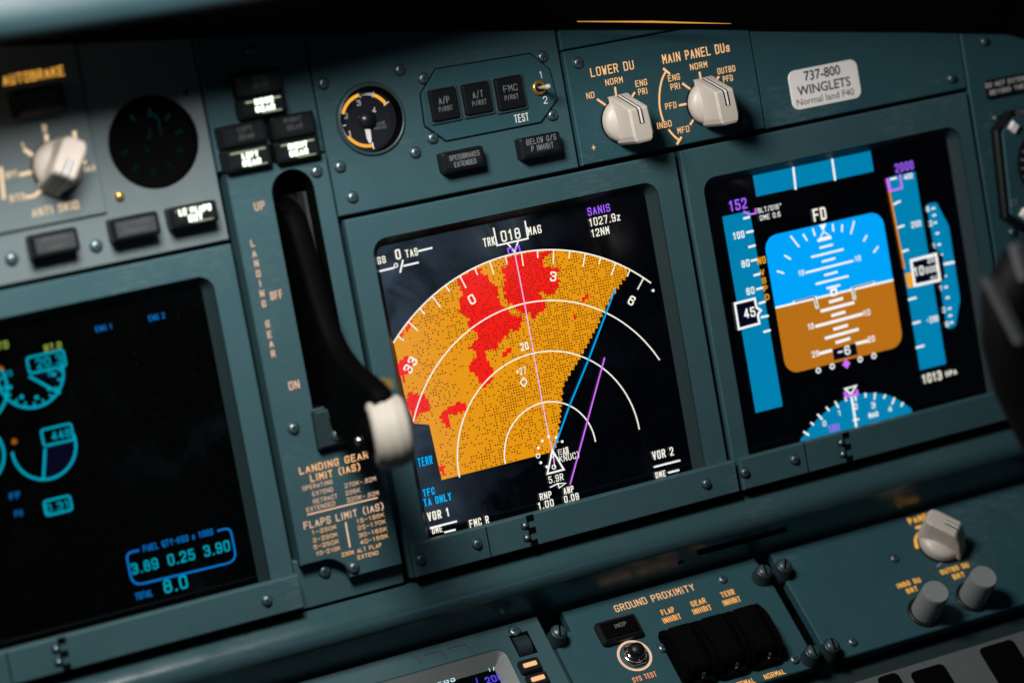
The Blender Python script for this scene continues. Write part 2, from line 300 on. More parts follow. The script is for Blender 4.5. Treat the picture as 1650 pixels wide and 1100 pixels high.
class MB:
    def __init__(s): s.v = []; s.f = []; s.m = []; s.sm = []; s.k = 0
    def add(s, vs, fs, mi=0, smooth=False):
        o = len(s.v); s.v += [Vector(v) for v in vs]; s.f += [tuple(i+o for i in f) for f in fs]; s.m += [mi]*len(fs); s.sm += [smooth]*len(fs)
    def loft(s, rings, mi=0, smooth=True, cap0=False, cap1=False, close=True):
        n = len(rings[0]); vs = [v for r in rings for v in r]; fs = []
        for i in range(len(rings)-1):
            for j in range(n if close else n-1):
                fs.append((i*n+j, i*n+(j+1) % n, (i+1)*n+(j+1) % n, (i+1)*n+j))
        s.add(vs, fs, mi, smooth)
        if cap0: s.add(rings[0], [tuple(reversed(range(n)))], mi)
        if cap1: s.add(rings[-1], [tuple(range(n))], mi)
    def prism(s, F, outer, h0, h1, bev=0, mi=0, holes=(), mside=None, holebev=None, cap=True, hole_m=None, msm=False):
        mside = mi if mside is None else mside
        outer = ccw(outer); loops = []
        def wall(lp, hb, flip, wm):
            lp2 = inset(lp, hb if not flip else -hb) if hb else lp
            rings = [[F.p3(x, y, h0) for x, y in lp], [F.p3(x, y, h1-hb) for x, y in lp]]
            if hb: rings.append([F.p3(x, y, h1) for x, y in lp2])
            n = len(lp); vs = [v for r in rings for v in r]; fs = []
            for i in range(len(rings)-1):
                for j in range(n):
                    q = (i*n+j, i*n+(j+1) % n, (i+1)*n+(j+1) % n, (i+1)*n+j)
                    fs.append(q if not flip else tuple(reversed(q)))
            s.add(vs, fs, wm, msm); return lp2
        loops.append(wall(outer, bev, False, mside))
        for hl in holes: loops.append(wall(ccw(hl), bev if holebev is None else holebev, True, mside if hole_m is None else hole_m))
        if cap:
            flat = [p for l in loops for p in l]
            tris = tessellate_polygon([[Vector((x, y, 0)) for x, y in l] for l in loops])
            fs = []
            for a, b, c in tris:
                A, B, C_ = Vector(flat[a]), Vector(flat[b]), Vector(flat[c])
                if abs((B-A).cross(C_-A)) < 1e-12: continue
                fs.append((a, b, c) if (B-A).cross(C_-A) > 0 else (a, c, b))
            s.add([F.p3(x, y, h1) for x, y in flat], fs, mi)
    def lathe(s, F, cx, cy, prof, n=32, mi=0, smooth=True, sx=1, sy=1):
        rings = [[F.p3(cx+r*math.cos(2*math.pi*j/n)*sx, cy+r*math.sin(2*math.pi*j/n)*sy, h) for j in range(n)] for r, h in prof]
        s.loft(rings, mi, smooth)
        if prof[-1][0] > 1e-6: s.add(rings[-1], [tuple(range(n))], mi)
    def ribbon(s, F, pts, w, h, mi=0, closed=False, cap=True):
        s.k += 1; h = h+(s.k % 12)*2.5e-4
        pts = [Vector(p) for p in pts]; q = [pts[0]]
        for p in pts[1:]:
            if (p-q[-1]).length > 1e-6: q.append(p)
        if closed and len(q) > 2 and (q[0]-q[-1]).length < 1e-6: q.pop()
        pts = q; n = len(pts)
        if n < 2: return
        if cap and not closed:
            pts[0] = pts[0]-(pts[1]-pts[0]).normalized()*w*.45; pts[-1] = pts[-1]+(pts[-1]-pts[-2]).normalized()*w*.45
        L = []; Rr = []
        for i in range(n):
            a = pts[i-1] if (i > 0 or closed) else None; c = pts[(i+1) % n] if (i < n-1 or closed) else None
            e1 = (pts[i]-a).normalized() if a is not None else None; e2 = (c-pts[i]).normalized() if c is not None else None
            if e1 is None: e1 = e2
            if e2 is None: e2 = e1
            n1 = Vector((-e1.y, e1.x)); n2 = Vector((-e2.y, e2.x)); nn = n1+n2
            if nn.length < 1e-4: nn = n1.copy()
            nn.normalize(); k = w/2/max(.5, nn.dot(n1)); L.append(pts[i]+nn*k); Rr.append(pts[i]-nn*k)
        vs = [F.p3(p.x, p.y, h) for p in L]+[F.p3(p.x, p.y, h) for p in Rr]; fs = []
        for i in range(n if closed else n-1):
            j = (i+1) % n; fs.append((n+i, n+j, j, i))
        s.add(vs, fs, mi)
    def poly(s, F, pts, h, mi=0):
        pts = ccw(pts); tris = tessellate_polygon([[Vector((x, y, 0)) for x, y in pts]]); fs = []
        for a, b, c in tris:
            A, B, C_ = Vector(pts[a]), Vector(pts[b]), Vector(pts[c])
            fs.append((a, b, c) if (B-A).cross(C_-A) > 0 else (a, c, b))
        s.add([F.p3(x, y, h) for x, y in pts], fs, mi)
    # pixel-addressed helpers
    def line(s, F, px, w, h, mi=0, r=0, closed=False):
        s.ribbon(F, fillet([F.at(u, v, h) for u, v in px], r, closed), w, h, mi, closed)
    def area(s, F, px, h, mi=0, r=0): s.poly(F, fillet([F.at(u, v, h) for u, v in px], r, True), h, mi)
    def text(s, F, t, a, b, hp, h, wt=.15, mi=0, local=False):
        """lettering from baseline start a to baseline end b (photo pixels), cap height hp pixels"""
        if local: p, q, H = Vector(a), Vector(b), hp
        else: p, q = Vector(F.at(*a, h)), Vector(F.at(*b, h)); H = hp/F.vpx(p.x, p.y)
        if not local and abs(q.y-p.y) < .25*abs(q.x-p.x): my = (p.y+q.y)/2; p.y = q.y = my
        wd = [NARROW.get(c, 4)/4 for c in t]; gap = .30; tot = sum(wd)+gap*(len(t)-1)
        L = (q-p).length; ex = (q-p).normalized(); ey = Vector((-ex.y, ex.x)); cw = L/tot; H *= .98; k = min(wt*H*.84, cw*.36); x = 0
        for c, ad in zip(t, wd):
            iw = cw-k; ih = H-k; x0 = x-(1-ad)/2*cw+k/2
            for st in glyph(c):
                pl = [(x0+gx/4*iw, k/2+gy/6*ih) for gx, gy in st]
                if len(pl) > 2: pl = fillet(pl, .42*min(iw, ih*.7), False, 4)
                s.ribbon(F, [p+ex*X+ey*Y for X, Y in pl], k, h, mi)
            x += (ad+gap)*cw

def mesh_obj(name, mb, mats, parent=None, origin=None):
    me = D.meshes.new(name)
    org = Vector(origin) if origin is not None else Vector((0, 0, 0))
    me.from_pydata([W(v)-org for v in mb.v], [], mb.f)
    for x in mats: me.materials.append(M[x])
    me.polygons.foreach_set('material_index', mb.m); me.polygons.foreach_set('use_smooth', mb.sm); me.update()
    o = D.objects.new(name, me); COL.objects.link(o)
    return o
def thing(name, label, cat, pos, group=None, kind=None):
    o = D.objects.new(name, None); COL.objects.link(o); o.location = W(pos); o.empty_display_size = .005
    o['label'] = label; o['category'] = cat
    if group: o['group'] = group
    if kind: o['kind'] = kind
    return o
def root_of(o):
    while o.parent: o = o.parent
    return o
def part(name, mb, mats, parent, label=None):
    if isinstance(mats, str): mats = [mats]
    o = mesh_obj(name, mb, mats, origin=root_of(parent).location); o.parent = parent
    if label: o['label'] = label
    return o
def single(name, mb, mats, label, cat, pos, group=None, kind=None):
    if isinstance(mats, str): mats = [mats]
    o = mesh_obj(name, mb, mats, origin=W(pos)); o.location = W(pos)
    if label: o['label'] = label
    if cat: o['category'] = cat
    if group: o['group'] = group
    if kind: o['kind'] = kind
    return o

def screw(parent, F, px, h, r=.026, name='screw'):
    x, y = F.at(*px, h); mb = MB(); a = random.uniform(0, 1.5)
    mb.lathe(F, x, y, [(r*1.22, h-.004), (r*1.22, h+.001), (r*1.0, h+.002)], 20, 1)
    mb.lathe(F, x, y, [(r, h), (r*.98, h+.009), (r*.84, h+.014), (r*.40, h+.0155), (1e-7, h+.016)], 20, 0)
    for k in (0, 1):
        t = a+k*math.pi/2; d = Vector((math.cos(t), math.sin(t)))*r*.52
        mb.ribbon(F, [Vector((x, y))-d, Vector((x, y))+d], r*.24, h+.0162+k*.0004, 1)
    return part(name, mb, ['steel', 'recess'], parent)
def letters(parent, F, rows, h, mat, wt=.15, name='lettering'):
    for r in rows:               # every word or number a part of its own
        mb = MB(); mb.text(F, r[0], r[1], r[2], r[3], h, r[4] if len(r) > 4 else wt)
        o = part(name, mb, mat, parent)
    return o

# ================================================================== large structure
ZP = .06
mb = MB(); mb.prism(MAIN, rect(-3.9, 5.3, -.60, 2.9), -.36, -.28)
single('panel_backing', mb, 'shadow', 'dark backing behind the gaps of the instrument panel', 'backing', (0, -.6, -.3), kind='structure')
mb = MB(); mb.prism(LOW, rect(-3.6, 5.3, -2.4, .15), -.34, -.28)
single('pedestal_backing', mb, 'shadow', 'dark backing behind the gaps of the lower panel', 'backing', (0, -1.5, 0), kind='structure')

# curved padded ledge between the upright panel and the sloping lower panel
mb = MB(); prof = []
c40, s40 = math.cos(math.radians(40)), math.sin(math.radians(40)); rr = .085
A0 = Vector((-.452, .055)); A1 = A0+Vector((-c40, s40))*.085       # short facet facing up, then a tight roll, then the undercut face
cen = A1+Vector((-s40, -c40))*rr
prof += [(-.40, -.16), (A0.x, A0.y-.06), tuple(A0)]
for i in range(11):
    a = math.radians(40-i*8.4); prof.append((cen.x+rr*math.sin(a), cen.y+rr*math.cos(a)))
u0 = Vector(prof[-1]); uf = Vector((-math.cos(math.radians(44)), -math.sin(math.radians(44)))); u1 = u0+uf*.42
prof += [tuple(u0+uf*.21), tuple(u1)]
xs = [-3.4+i*.25 for i in range(36)]
mb.loft([[Vector((x, y, z)) for y, z in prof] for x in xs], 0, True, close=False)
for f in range(len(mb.f)): mb.f[f] = tuple(reversed(mb.f[f]))
t = thing('ledge', 'dark teal rounded ledge running below the display screens', 'ledge', (0, -.8, 0))
part('ledge_body', mb, 'ledge', t)
LED = Frame((0, u0.x, u0.y), (0, -uf.x, -uf.y), (0, uf.y, -uf.x))
def onledge(u, v, lift=.003): return LED.p3(*LED.at(u, v, lift), lift)
def slot(px, name):
    mb = MB(); P = [onledge(*q) for q in px]; Q = [onledge(*q, -.01) for q in px]
    mb.add(P, [tuple(range(len(P)))], 0); part(name, mb, 'matte', t)
slot([(1123, 887), (1268, 849), (1269, 856), (1126, 895)], 'vent_slot')
slot([(1092, 906), (1101, 902), (1102, 905), (1093, 909)], 'latch_slot')

# glareshield hood
def interp(tab, x):
    if x <= tab[0][0]: (a, b), (c, d) = tab[0], tab[1]
    elif x >= tab[-1][0]: (a, b), (c, d) = tab[-2], tab[-1]
    else:
        for i in range(len(tab)-1):
            if tab[i][0] <= x <= tab[i+1][0]: (a, b), (c, d) = tab[i], tab[i+1]; break
    return b+(d-b)*(x-a)/(c-a)
BACK = [(-3.6, 2.62), (-2.3, 2.40), (-1.0, 2.24), (.446, 2.035), (1.0, 1.945), (1.58, 1.843), (2.4, 1.705), (3.03, 1.59), (3.25, 1.45), (3.6, 1.2)]
HZ = .95
p0, p1, p2 = MAIN.at(0, 66, HZ), MAIN.at(216, 34, HZ), MAIN.at(420, 2, HZ)
LIP = [(-3.4, p0[1]+.03), p0, p1, p2, (-.3, 2.44), (.6, 2.42), (1.6, 2.36), (2.6, 2.26), (3.6, 2.1)]
t = thing('glareshield', 'dark overhanging glareshield across the top with a blurred teal front edge', 'glareshield', (0, 2.3, .5))
mb = MB(); mf = MB(); rings = []; fr = []
for i in range(70):
    x = -3.4+i*.125; yb, yl = interp(BACK, x), interp(LIP, x)
    rings.append([Vector((x, yb, -.2)), Vector((x, yb, .085)), Vector((x, yb*.6+yl*.4+.02, .45)), Vector((x, yl+.012, HZ-.03)), Vector((x, yl+.012, HZ-.05)), Vector((x, yl+.5, HZ-.3)), Vector((x, yl+.55, -.2))])
    fr.append([Vector((x, yl, HZ-.028)), Vector((x, yl, HZ-.01)), Vector((x, yl+.03, HZ+.03)), Vector((x, yl+.10, HZ+.05)), Vector((x, yl+.22, HZ+.02)), Vector((x, yl+.5, HZ-.2)), Vector((x, yl+.5, HZ-.28)), Vector((x, yl+.1, HZ-.04))])
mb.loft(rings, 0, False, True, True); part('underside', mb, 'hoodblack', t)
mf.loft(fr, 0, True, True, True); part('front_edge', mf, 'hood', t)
mb = MB()
for i in range(12):
    a, b = 930+i*21, 930+(i+1)*21
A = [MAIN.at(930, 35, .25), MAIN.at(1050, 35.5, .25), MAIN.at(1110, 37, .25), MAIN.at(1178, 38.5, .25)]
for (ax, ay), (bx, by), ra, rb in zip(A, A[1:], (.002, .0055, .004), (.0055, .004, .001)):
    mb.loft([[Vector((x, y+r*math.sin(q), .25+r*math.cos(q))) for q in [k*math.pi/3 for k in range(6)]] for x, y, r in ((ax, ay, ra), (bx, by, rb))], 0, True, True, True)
single('amber_reflection_strip', mb, 'edgeglint', 'thin amber reflection under the glareshield, made as a glowing strip', 'reflection strip', (A[0][0], A[0][1], .25))  # a reflective edge, its amber shine made as an emissive strip

# ================================================================== panel plates
def plate(name, label, cat, loop, h1=ZP, mat='paint', holes=(), bev=.006, F=MAIN, h0=-.02, group=None):
    x = sum(p[0] for p in loop)/len(loop); y = min(p[1] for p in loop)
    t = thing(name, label, cat, F.p3(x, y, h0), group)
    mb = MB(); mb.prism(F, loop, h0, h1, bev, 0, holes)
    part('plate', mb, mat, t); return t

# --- left plate with the flap gauge
flapc = (-1.705, 1.86); FR = .212
PANEL = thing('instrument_panel', 'upright grey teal instrument panel of bolted plates around the screens', 'instrument panel', (0, -.43, -.05))
LOWER = thing('sloping_console', 'sloping dark teal console below the ledge with ground proximity and dimmer sections', 'console', LOW.p3(.7, -.69, -.06))
def plate2(name, label, cat, loop, holes=(), h1=ZP, mat='paint', bev=.006, F=MAIN, h0=-.02, hole_m=None):
    mb = MB(); mb.prism(F, loop, h0, h1, bev, 0, holes, hole_m=hole_m)
    return part(name, mb, [mat, 'matte'], PANEL if F is MAIN else LOWER, label)
pin = MAIN.at(300, 149, ZP)
left = plate2('flap_gauge_panel', 'grey panel plate around the round black flap gauge at left', 'panel', rect(-3.3, -1.437, 1.352, 2.6),
              [circ(*flapc, FR, 56), circ(*pin, .011, 14)], mat='paint_lit')
for px in ((104, 68), (155, 397), (19, 418)): screw(left, MAIN, px, ZP)
# flap gauge
t = thing('flap_gauge', 'round unlit black flap position gauge with faint teal markings', 'gauge', MAIN.p3(flapc[0], flapc[1]-FR, 0))
mb = MB(); mb.loft([[MAIN.p3(flapc[0]+r*math.cos(j*math.pi/32), flapc[1]+r*math.sin(j*math.pi/32), z) for j in range(64)] for r, z in ((FR, -.05), (FR, ZP+.003), (FR-.004, ZP+.006), (FR-.008, ZP+.003), (FR-.010, .0))], 0, True)
part('bezel_ring', mb, 'matte', t)
mb = MB(); mb.lathe(MAIN, *flapc, [(FR-.006, .015), (FR-.007, .02)], 56); part('dial_face', mb, 'matte', t)
mb = MB()
for k in range(9):
    a = math.radians(118-k*36); q = [(flapc[0]+r*math.cos(a), flapc[1]+r*math.sin(a)) for r in (.128, .150)]
    mb.ribbon(MAIN, q, .017, .023)
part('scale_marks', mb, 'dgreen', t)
mb = MB()
mb.poly(MAIN, [(flapc[0]+x, flapc[1]+y) for x, y in ((-.022, .012), (.004, .018), (.010, .068), (-.006, .055))], .026)
mb.ribbon(MAIN, fillet([(flapc[0]+.010, flapc[1]+.125), (flapc[0]+.05, flapc[1]+.115), (flapc[0]+.052, flapc[1]+.03)], .05), .013, .028)
mb.ribbon(MAIN, [(flapc[0]-.035, flapc[1]-.01), (flapc[0]-.024, flapc[1]-.045)], .010, .028)
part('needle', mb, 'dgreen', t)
mb = MB(); x, y = MAIN.at(192, 316, ZP); mb.lathe(MAIN, x, y, [(.022, ZP-.01), (.022, ZP+.012), (.012, ZP+.02), (1e-7, ZP+.021)], 18)
part('brass_stud', mb, 'brass', left)

# --- autobrake sub-panel (raised plate over the left plate)
ab = [MAIN.at(127, 76, ZP+.02)[0], MAIN.at(174, 343, ZP+.02)]
xr = MAIN.at(172, 335, ZP+.02)[0]; yb = MAIN.at(174, 343, ZP+.02)[1]
auto = plate2('autobrake_panel', 'grey autobrake panel plate around the cream knob at far left', 'panel', rect(-3.2, xr, yb, 2.55), h1=ZP+.018, mat='paint_lit', h0=ZP+.001)
HA = ZP+.020
letters(auto, MAIN, [('AUTOBRAKE', (6, 138.5), (104, 122), 16.5)], HA, 'legy', .16)
letters(auto, MAIN, [('ANTI SKID', (53, 350.5), (128, 336.5), 14)], HA, 'legd', .17)
letters(auto, MAIN, [('OFF', (9, 288), (29, 285.5), 11), ('RTO', (17, 326), (41, 322.5), 12), ('1', (35, 240), (41, 239), 10), ('2', (69, 212), (76, 211), 10)], HA, 'legd', .18)
letters(auto, MAIN, [('MAX', (132, 278), (155, 275.5), 10), ('3', (118, 222), (124, 221), 9)], HA, 'legd', .16)
mb = MB()
for a in ([(41, 242.5), (55, 252)], [(74.5, 219), (77, 236)], [(33.5, 281.5), (49, 278)], [(44, 317.5), (56, 316), (66, 305)], [(120, 214), (121, 223)], [(127.5, 264), (136, 262)], [(1, 272), (6, 319)]):
    mb.line(MAIN, a, .017, HA, 0, .03)
part('tick_marks', mb, 'legd', auto)

# --- gear light panel (column above the gear lever)
gl = plate2('gear_light_panel', 'grey panel plate behind the landing gear lights', 'panel', rect(-1.428, -.893, 1.668, 2.5), mat='paint')
for px in ((404, 82),): screw(gl, MAIN, px, ZP)

# --- landing gear lever panel (raised)
HG = .10
slotp = []
for i in range(13):
    a = math.pi*i/12; slotp.append((-1.10+.1*math.cos(a), 1.515+.1*math.sin(a)))
slotp += [(-1.2, .50), (-1.0, .50)]
gx0, gx1 = -1.405, -.905
notch = fillet([(gx0, -.222), (-1.255, -.222), (-1.185, -.275), (-1.175, -.33)], .03)
outer = [(gx1, 1.66), (gx0, 1.66)]+notch+[(-1.175, -.335), (gx1, -.335)]
gear = plate2('gear_lever_panel', 'grey panel plate with a long slot for the gear lever', 'panel', outer, [slotp], h1=HG, hole_m=1)
mb = MB(); mb.prism(MAIN, rect(-1.428, -.893, -.437, -.20), -.03, .045, .005); part('lower_plate', mb, 'paint', gear)
mb = MB(); mb.prism(MAIN, rect(-1.25, -.95, .45, 1.66), -.16, -.13)
mb.prism(MAIN, [(-1.02, 1.5), (-1.02, .5), (-1.003, .5), (-1.003, 1.5)], -.16, .0)
part('slot_well', mb, 'well', gear)
for px in ((510, 277), (473, 690), (570, 914)): screw(gear, MAIN, px, HG, .025)
screw(gear, MAIN, (523, 920), .045, .027)
mb = MB(); mb.prism(MAIN, [MAIN.at(*q, HG+.05) for q in ((506, 664), (562, 650), (585, 706), (516, 724))], HG-.02, HG+.05, .01); part('stop_bracket', mb, 'chamfer', gear)
for px in ((538, 669), (544, 701)): screw(gear, MAIN, px, HG+.05, .026)
HL = HG+.003
LT = [('UP', (411, 340.5), (427.5, 337), 14), ('OFF', (437, 484), (456, 480), 14), ('ON', (466.5, 629), (483.5, 625), 14)]
letters(gear, MAIN, LT, HL, 'legw', .17)
rows = []
for c, (x, y) in zip('LANDING', ((405, 398), (407.5, 415), (411, 430.5), (414, 447), (417, 462.5), (420, 479), (423, 495.5))): rows.append((c, (x, y), (x+6.5, y-1.2), 11.5))
for c, (x, y) in zip('GEAR', ((429, 528), (432, 545), (435, 560), (438, 576))): rows.append((c, (x, y), (x+6.5, y-1.2), 11.5))
letters(gear, MAIN, rows, HL, 'legw', .2, 'vertical_lettering')
letters(gear, MAIN, [('LANDING GEAR', (483, 763.4), (594, 738.7), 12), ('LIMIT (IAS)', (500.7, 775.5), (582, 757.5), 12)], HL, 'leg', .19, 'heading')
letters(gear, MAIN, [('OPERATING', (488, 790), (536, 779.5), 7.2), ('270K-.82M', (556, 785.8), (606, 774), 7.2), ('EXTEND', (504, 799), (537, 791), 7.2), ('235K', (557.5, 798), (580.5, 792), 7.2),
   ('RETRACT', (505.5, 811), (544, 802), 7.2), ('EXTENDED', (494.5, 824), (540.5, 814), 7.2), ('320K-.82M', (560, 809), (610.5, 797), 7.2)], HL, 'legw', .15, 'limits_lettering')
letters(gear, MAIN, [('FLAPS LIMIT (IAS)', (490, 850.5), (620, 822.4), 12)], HL, 'legw', .17, 'heading')
letters(gear, MAIN, [('1-250K', (503, 860.5), (543, 851.7), 6.6), ('2-250K', (505, 872.6), (544.6, 863.8), 6.6), ('5-250K', (506, 883.5), (546.7, 875), 6.6), ('10-210K', (510, 894.6), (549, 885.5), 6.6),
   ('15-195K', (575, 842), (619.5, 832.4), 6.6), ('25-170K', (577, 853), (622, 843), 6.6), ('30-165K', (579, 865), (624, 855), 6.6), ('40-156K', (581, 876), (625.8, 866), 6.6),
   ('230K ALT FLAP', (551, 896), (615, 881), 6.6), ('EXTEND', (577, 900.5), (610, 893), 6.6)], HL, 'leg', .16, 'limits_lettering')
mb = MB(); mb.line(MAIN, [(496, 828.7), (607.4, 801.5)], .007, HL); mb.line(MAIN, [(557, 842), (563.8, 880)], .008, HL); part('rule_lines', mb, 'legw', gear)

# --- centre top plate
gc = (-.634, 1.776); GR = .173
gap = plate2('brake_gauge_panel', 'grey panel plate around the brake pressure gauge and test buttons', 'panel', rect(-.886, .398, 1.352, 2.5), [circ(*gc, GR, 56)], mat='paint')
for px in ((521, 135), (644, 113), (669, 246), (548, 269), (568, 318), (682, 127), (874, 92), (890, 186), (697, 223)): screw(gap, MAIN, px, ZP, .025)
# octagonal test sub-panel
oc = [MAIN.at(*q, ZP+.012) for q in ((679, 152), (703, 112), (855, 87), (886, 112), (898, 160), (872, 197), (720, 227), (686, 203))]
mb = MB(); mb.prism(MAIN, inset(ccw(oc), -.006), ZP-.002, ZP+.002); part('plate_gap', mb, 'matte', gap)
test = thing('autopilot_light_panel', 'eight sided plate with three dark push lights marked A/P, A/T, FMC', 'light panel', (-.05, 1.61, ZP))
mb = MB(); mb.prism(MAIN, oc, ZP+.0025, ZP+.014, .004); part('plate', mb, 'paint_shaded', test)
HO = ZP+.014
def qrect(F, q, h):
    P = [F.at(*p, h) for p in q]
    return (P[0][0]+P[3][0])/2, (P[1][0]+P[2][0])/2, (P[2][1]+P[3][1])/2, (P[0][1]+P[1][1])/2
qs = [((691, 147.6), (734.7, 140), (743, 189.6), (700.6, 197)), ((744.4, 138.7), (787.6, 131), (795.8, 179.5), (753.3, 187)), ((798.3, 128.5), (841, 121), (848.7, 171.8), (805.5, 179.5))]
tx = [[('A/P', (708, 168.5), (724.5, 165.5), 11), ('P/RST', (708, 181), (729.6, 177), 8)], [('A/T', (762.5, 159.5), (779, 156), 11), ('P/RST', (762, 172), (784, 167), 8)], [('FMC', (812, 150), (834, 145), 11), ('P/RST', (814, 163), (835.5, 158), 8)]]
for q, rows in zip(qs, tx):
    x0, x1, y0, y1 = qrect(MAIN, q, HO+.025)
    mb = MB(); mb.prism(MAIN, rrect(x0-.012, x1+.012, y0-.012, y1+.012, .008, 2), HO-.001, HO+.012, .003, 0, [rrect(x0-.002, x1+.002, y0-.002, y1+.002, .008, 2)]); fr_ = part('push_light', mb, 'ring', test)
    mb = MB(); mb.prism(MAIN, rrect(x0, x1, y0, y1, .012, 3), HO-.001, HO+.025, .006); part('lens', mb, 'black', fr_)
    letters(fr_, MAIN, rows, HO+.026, 'greyink', .12)
letters(test, MAIN, [('1', (870, 127), (875.5, 126), 12), ('2', (876.5, 168), (883, 166.7), 12), ('TEST', (830, 198.7), (852.5, 194.7), 13.5)], HO+.002, 'mark', .14)
tx_, ty_ = MAIN.at(868, 142, HO)
mb = MB(); mb.lathe(MAIN, tx_, ty_, [(.036, HO), (.036, HO+.012), (.024, HO+.016), (.018, HO+.004)], 28); sw = part('toggle_switch', mb, 'brass', test)
mb = MB(); mb.lathe(MAIN, tx_, ty_, [(.019, HO), (.017, HO+.014), (1e-7, HO+.018)], 20); part('pivot', mb, 'black', sw)
mb = MB(); ringz = []
for k, (hh, r) in enumerate(((.01, .007), (.05, .009), (.10, .013), (.125, .013), (.132, .006))):
    ringz.append([MAIN.p3(tx_+r*math.cos(a)-.02*hh, ty_+r*math.sin(a), HO+hh) for a in [j*math.pi/6 for j in range(12)]])
mb.loft(ringz, 0, True, False, True); part('bat_lever', mb, 'cream', sw)

# --- brake pressure gauge
t = thing('brake_pressure_gauge', 'round brake pressure gauge with orange arcs and white needle', 'gauge', (gc[0], gc[1]-GR, 0))
mb = MB(); mb.lathe(MAIN, *gc, [(GR, -.10), (GR, ZP+.004), (GR-.006, ZP+.014), (GR-.014, ZP+.014), (GR-.016, ZP+.010)], 64, 0)
mb.f = mb.f[:-1]; mb.m = mb.m[:-1]; mb.sm = mb.sm[:-1]
mb.loft([[MAIN.p3(gc[0]+r*math.cos(j*math.pi/32), gc[1]+r*math.sin(j*math.pi/32), z) for j in range(64)] for r, z in ((GR-.016, ZP+.010), (GR-.020, ZP), (GR-.022, -.02))], 1, True)
part('bezel_ring', mb, ['ring', 'matte'], t)
dz = -.004
mb = MB(); mb.lathe(MAIN, *gc, [(GR-.02, dz-.005), (GR-.021, dz)], 56); part('dial_face', mb, 'dial', t)
cc = gc; c_seen = MAIN.at(588, 192.5, dz+.004)
def arcpx(c, r, a0, a1, n=20): return [(c[0]+r*math.cos(math.radians(a0+(a1-a0)*i/n)), c[1]+r*math.sin(math.radians(a0+(a1-a0)*i/n))) for i in range(n+1)]
mb = MB()
def ang(px, h=dz+.004):
    p = MAIN.at(*px, h); return math.degrees(math.atan2(p[1]-c_seen[1], p[0]-c_seen[0]))
P2 = lambda x, y: (300+x/3.93, y/3.93)
a0, a1, a2, a3, a4, a5 = [ang(P2(*q)) % 360 for q in ((1170, 920), (1015, 860), (980, 720), (1088, 610), (1165, 612), (1232, 672))]
rad = .124
mb.ribbon(MAIN, arcpx(cc, rad, a1, a0), .016, dz+.004, 0, cap=False); mb.ribbon(MAIN, arcpx(cc, rad, a3, a2), .016, dz+.004, 0, cap=False); mb.ribbon(MAIN, arcpx(cc, rad, a5, a4), .016, dz+.004, 0, cap=False)
mb.ribbon(MAIN, arcpx(cc, rad, a4, a3), .014, dz+.004, 1, cap=False); mb.ribbon(MAIN, arcpx(cc, rad+.006, a2, a1), .003, dz+.004, 1, cap=False)
for a in (a0, a3, a4, a5, (a1+a2)/2):
    mb.ribbon(MAIN, [(cc[0]+r*math.cos(math.radians(a)), cc[1]+r*math.sin(math.radians(a))) for r in (.112, .140)], .006, dz+.006, 1)
part('scale_arcs', mb, ['legy', 'mark'], t)
letters(t, MAIN, [('4', P2(1180, 718), P2(1204, 713), 9), ('3', P2(1083, 672), P2(1107, 667), 9), ('2', P2(1002, 755), P2(1026, 750), 9), ('1', P2(1030, 865), P2(1050, 862), 9)], dz+.005, 'mark', .15, 'numerals')
letters(t, MAIN, [('BRAKE', P2(1183, 800), P2(1262, 785), 5), ('PRESS', P2(1190, 825), P2(1268, 812), 5)], dz+.005, 'greyink', .14)
mb = MB(); mb.poly(MAIN, [MAIN.at(*P2(*q), dz+.012) for q in ((1132, 822), (1165, 812), (1174, 880), (1170, 908), (1158, 905), (1145, 880))], dz+.012)
part('needle', mb, 'mark', t)
mb = MB(); mb.lathe(MAIN, *cc, [(.042, dz), (.042, dz+.02), (1e-7, dz+.024)], 28); part('hub', mb, 'dial', t)

# --- selector panel
sel = plate2('selector_panel', 'teal panel plate lettered LOWER DU and MAIN PANEL DUs', 'panel', rect(.414, 1.462, 1.358, 1.925), h1=ZP+.012, mat='paint_shaded')
HS = ZP+.012
P4 = lambda x, y: (900+x/3.93, y/3.93)
for px in (P4(123, 400), P4(1180, 762)): screw(sel, MAIN, px, HS, .025)
h = HS+.003
letters(sel, MAIN, [('LOWER DU', P4(207, 490), P4(480, 440), 15), ('MAIN PANEL DUs', P4(662, 405), P4(1088, 330), 15.5)], h, 'leg', .15, 'heading')
letters(sel, MAIN, [('NORM', P4(300, 545), P4(408, 525), 10.5), ('ENG', P4(490, 553), P4(563, 540), 10.5), ('PRI', P4(508, 605), P4(565, 595), 10.5), ('ND', P4(180, 630), P4(230, 620), 10.5)], h, 'leg', .16)
letters(sel, MAIN, [('NORM', P4(837, 450), P4(942, 425), 10.5), ('OUTBD', P4(1010, 475), P4(1120, 450), 10), ('PFD', P4(1045, 525), P4(1105, 510), 10), ('ENG', P4(697, 520), P4(770, 505), 10.5), ('PRI', P4(713, 575), P4(772, 562), 10.5),
   ('PFD', P4(680, 698), P4(748, 683), 10.5), ('INBD', P4(627, 820), P4(718, 800), 10.5), ('MFD', P4(757, 850), P4(830, 835), 10.5)], h, 'leg', .16)
mb = MB()
for a in ([(248, 632), (300, 668)], [(358, 558), (364, 602)], [(480, 590), (462, 618)]): mb.line(MAIN, [P4(*q) for q in a], .011, h)
part('tick_marks', mb, 'leg', sel); mb = MB()
for a in ([(788, 532), (840, 570)], [(893, 462), (902, 508)], [(1012, 490), (992, 517)], [(767, 668), (830, 655)], [(865, 740), (835, 788)]): mb.line(MAIN, [P4(*q) for q in a], .011, h)
part('tick_marks', mb, 'leg', sel); mb = MB()
mb.line(MAIN, [P4(*q) for q in ((682, 448), (655, 500), (640, 570), (637, 650), (645, 710), (662, 765))], .010, h, 0, .1)
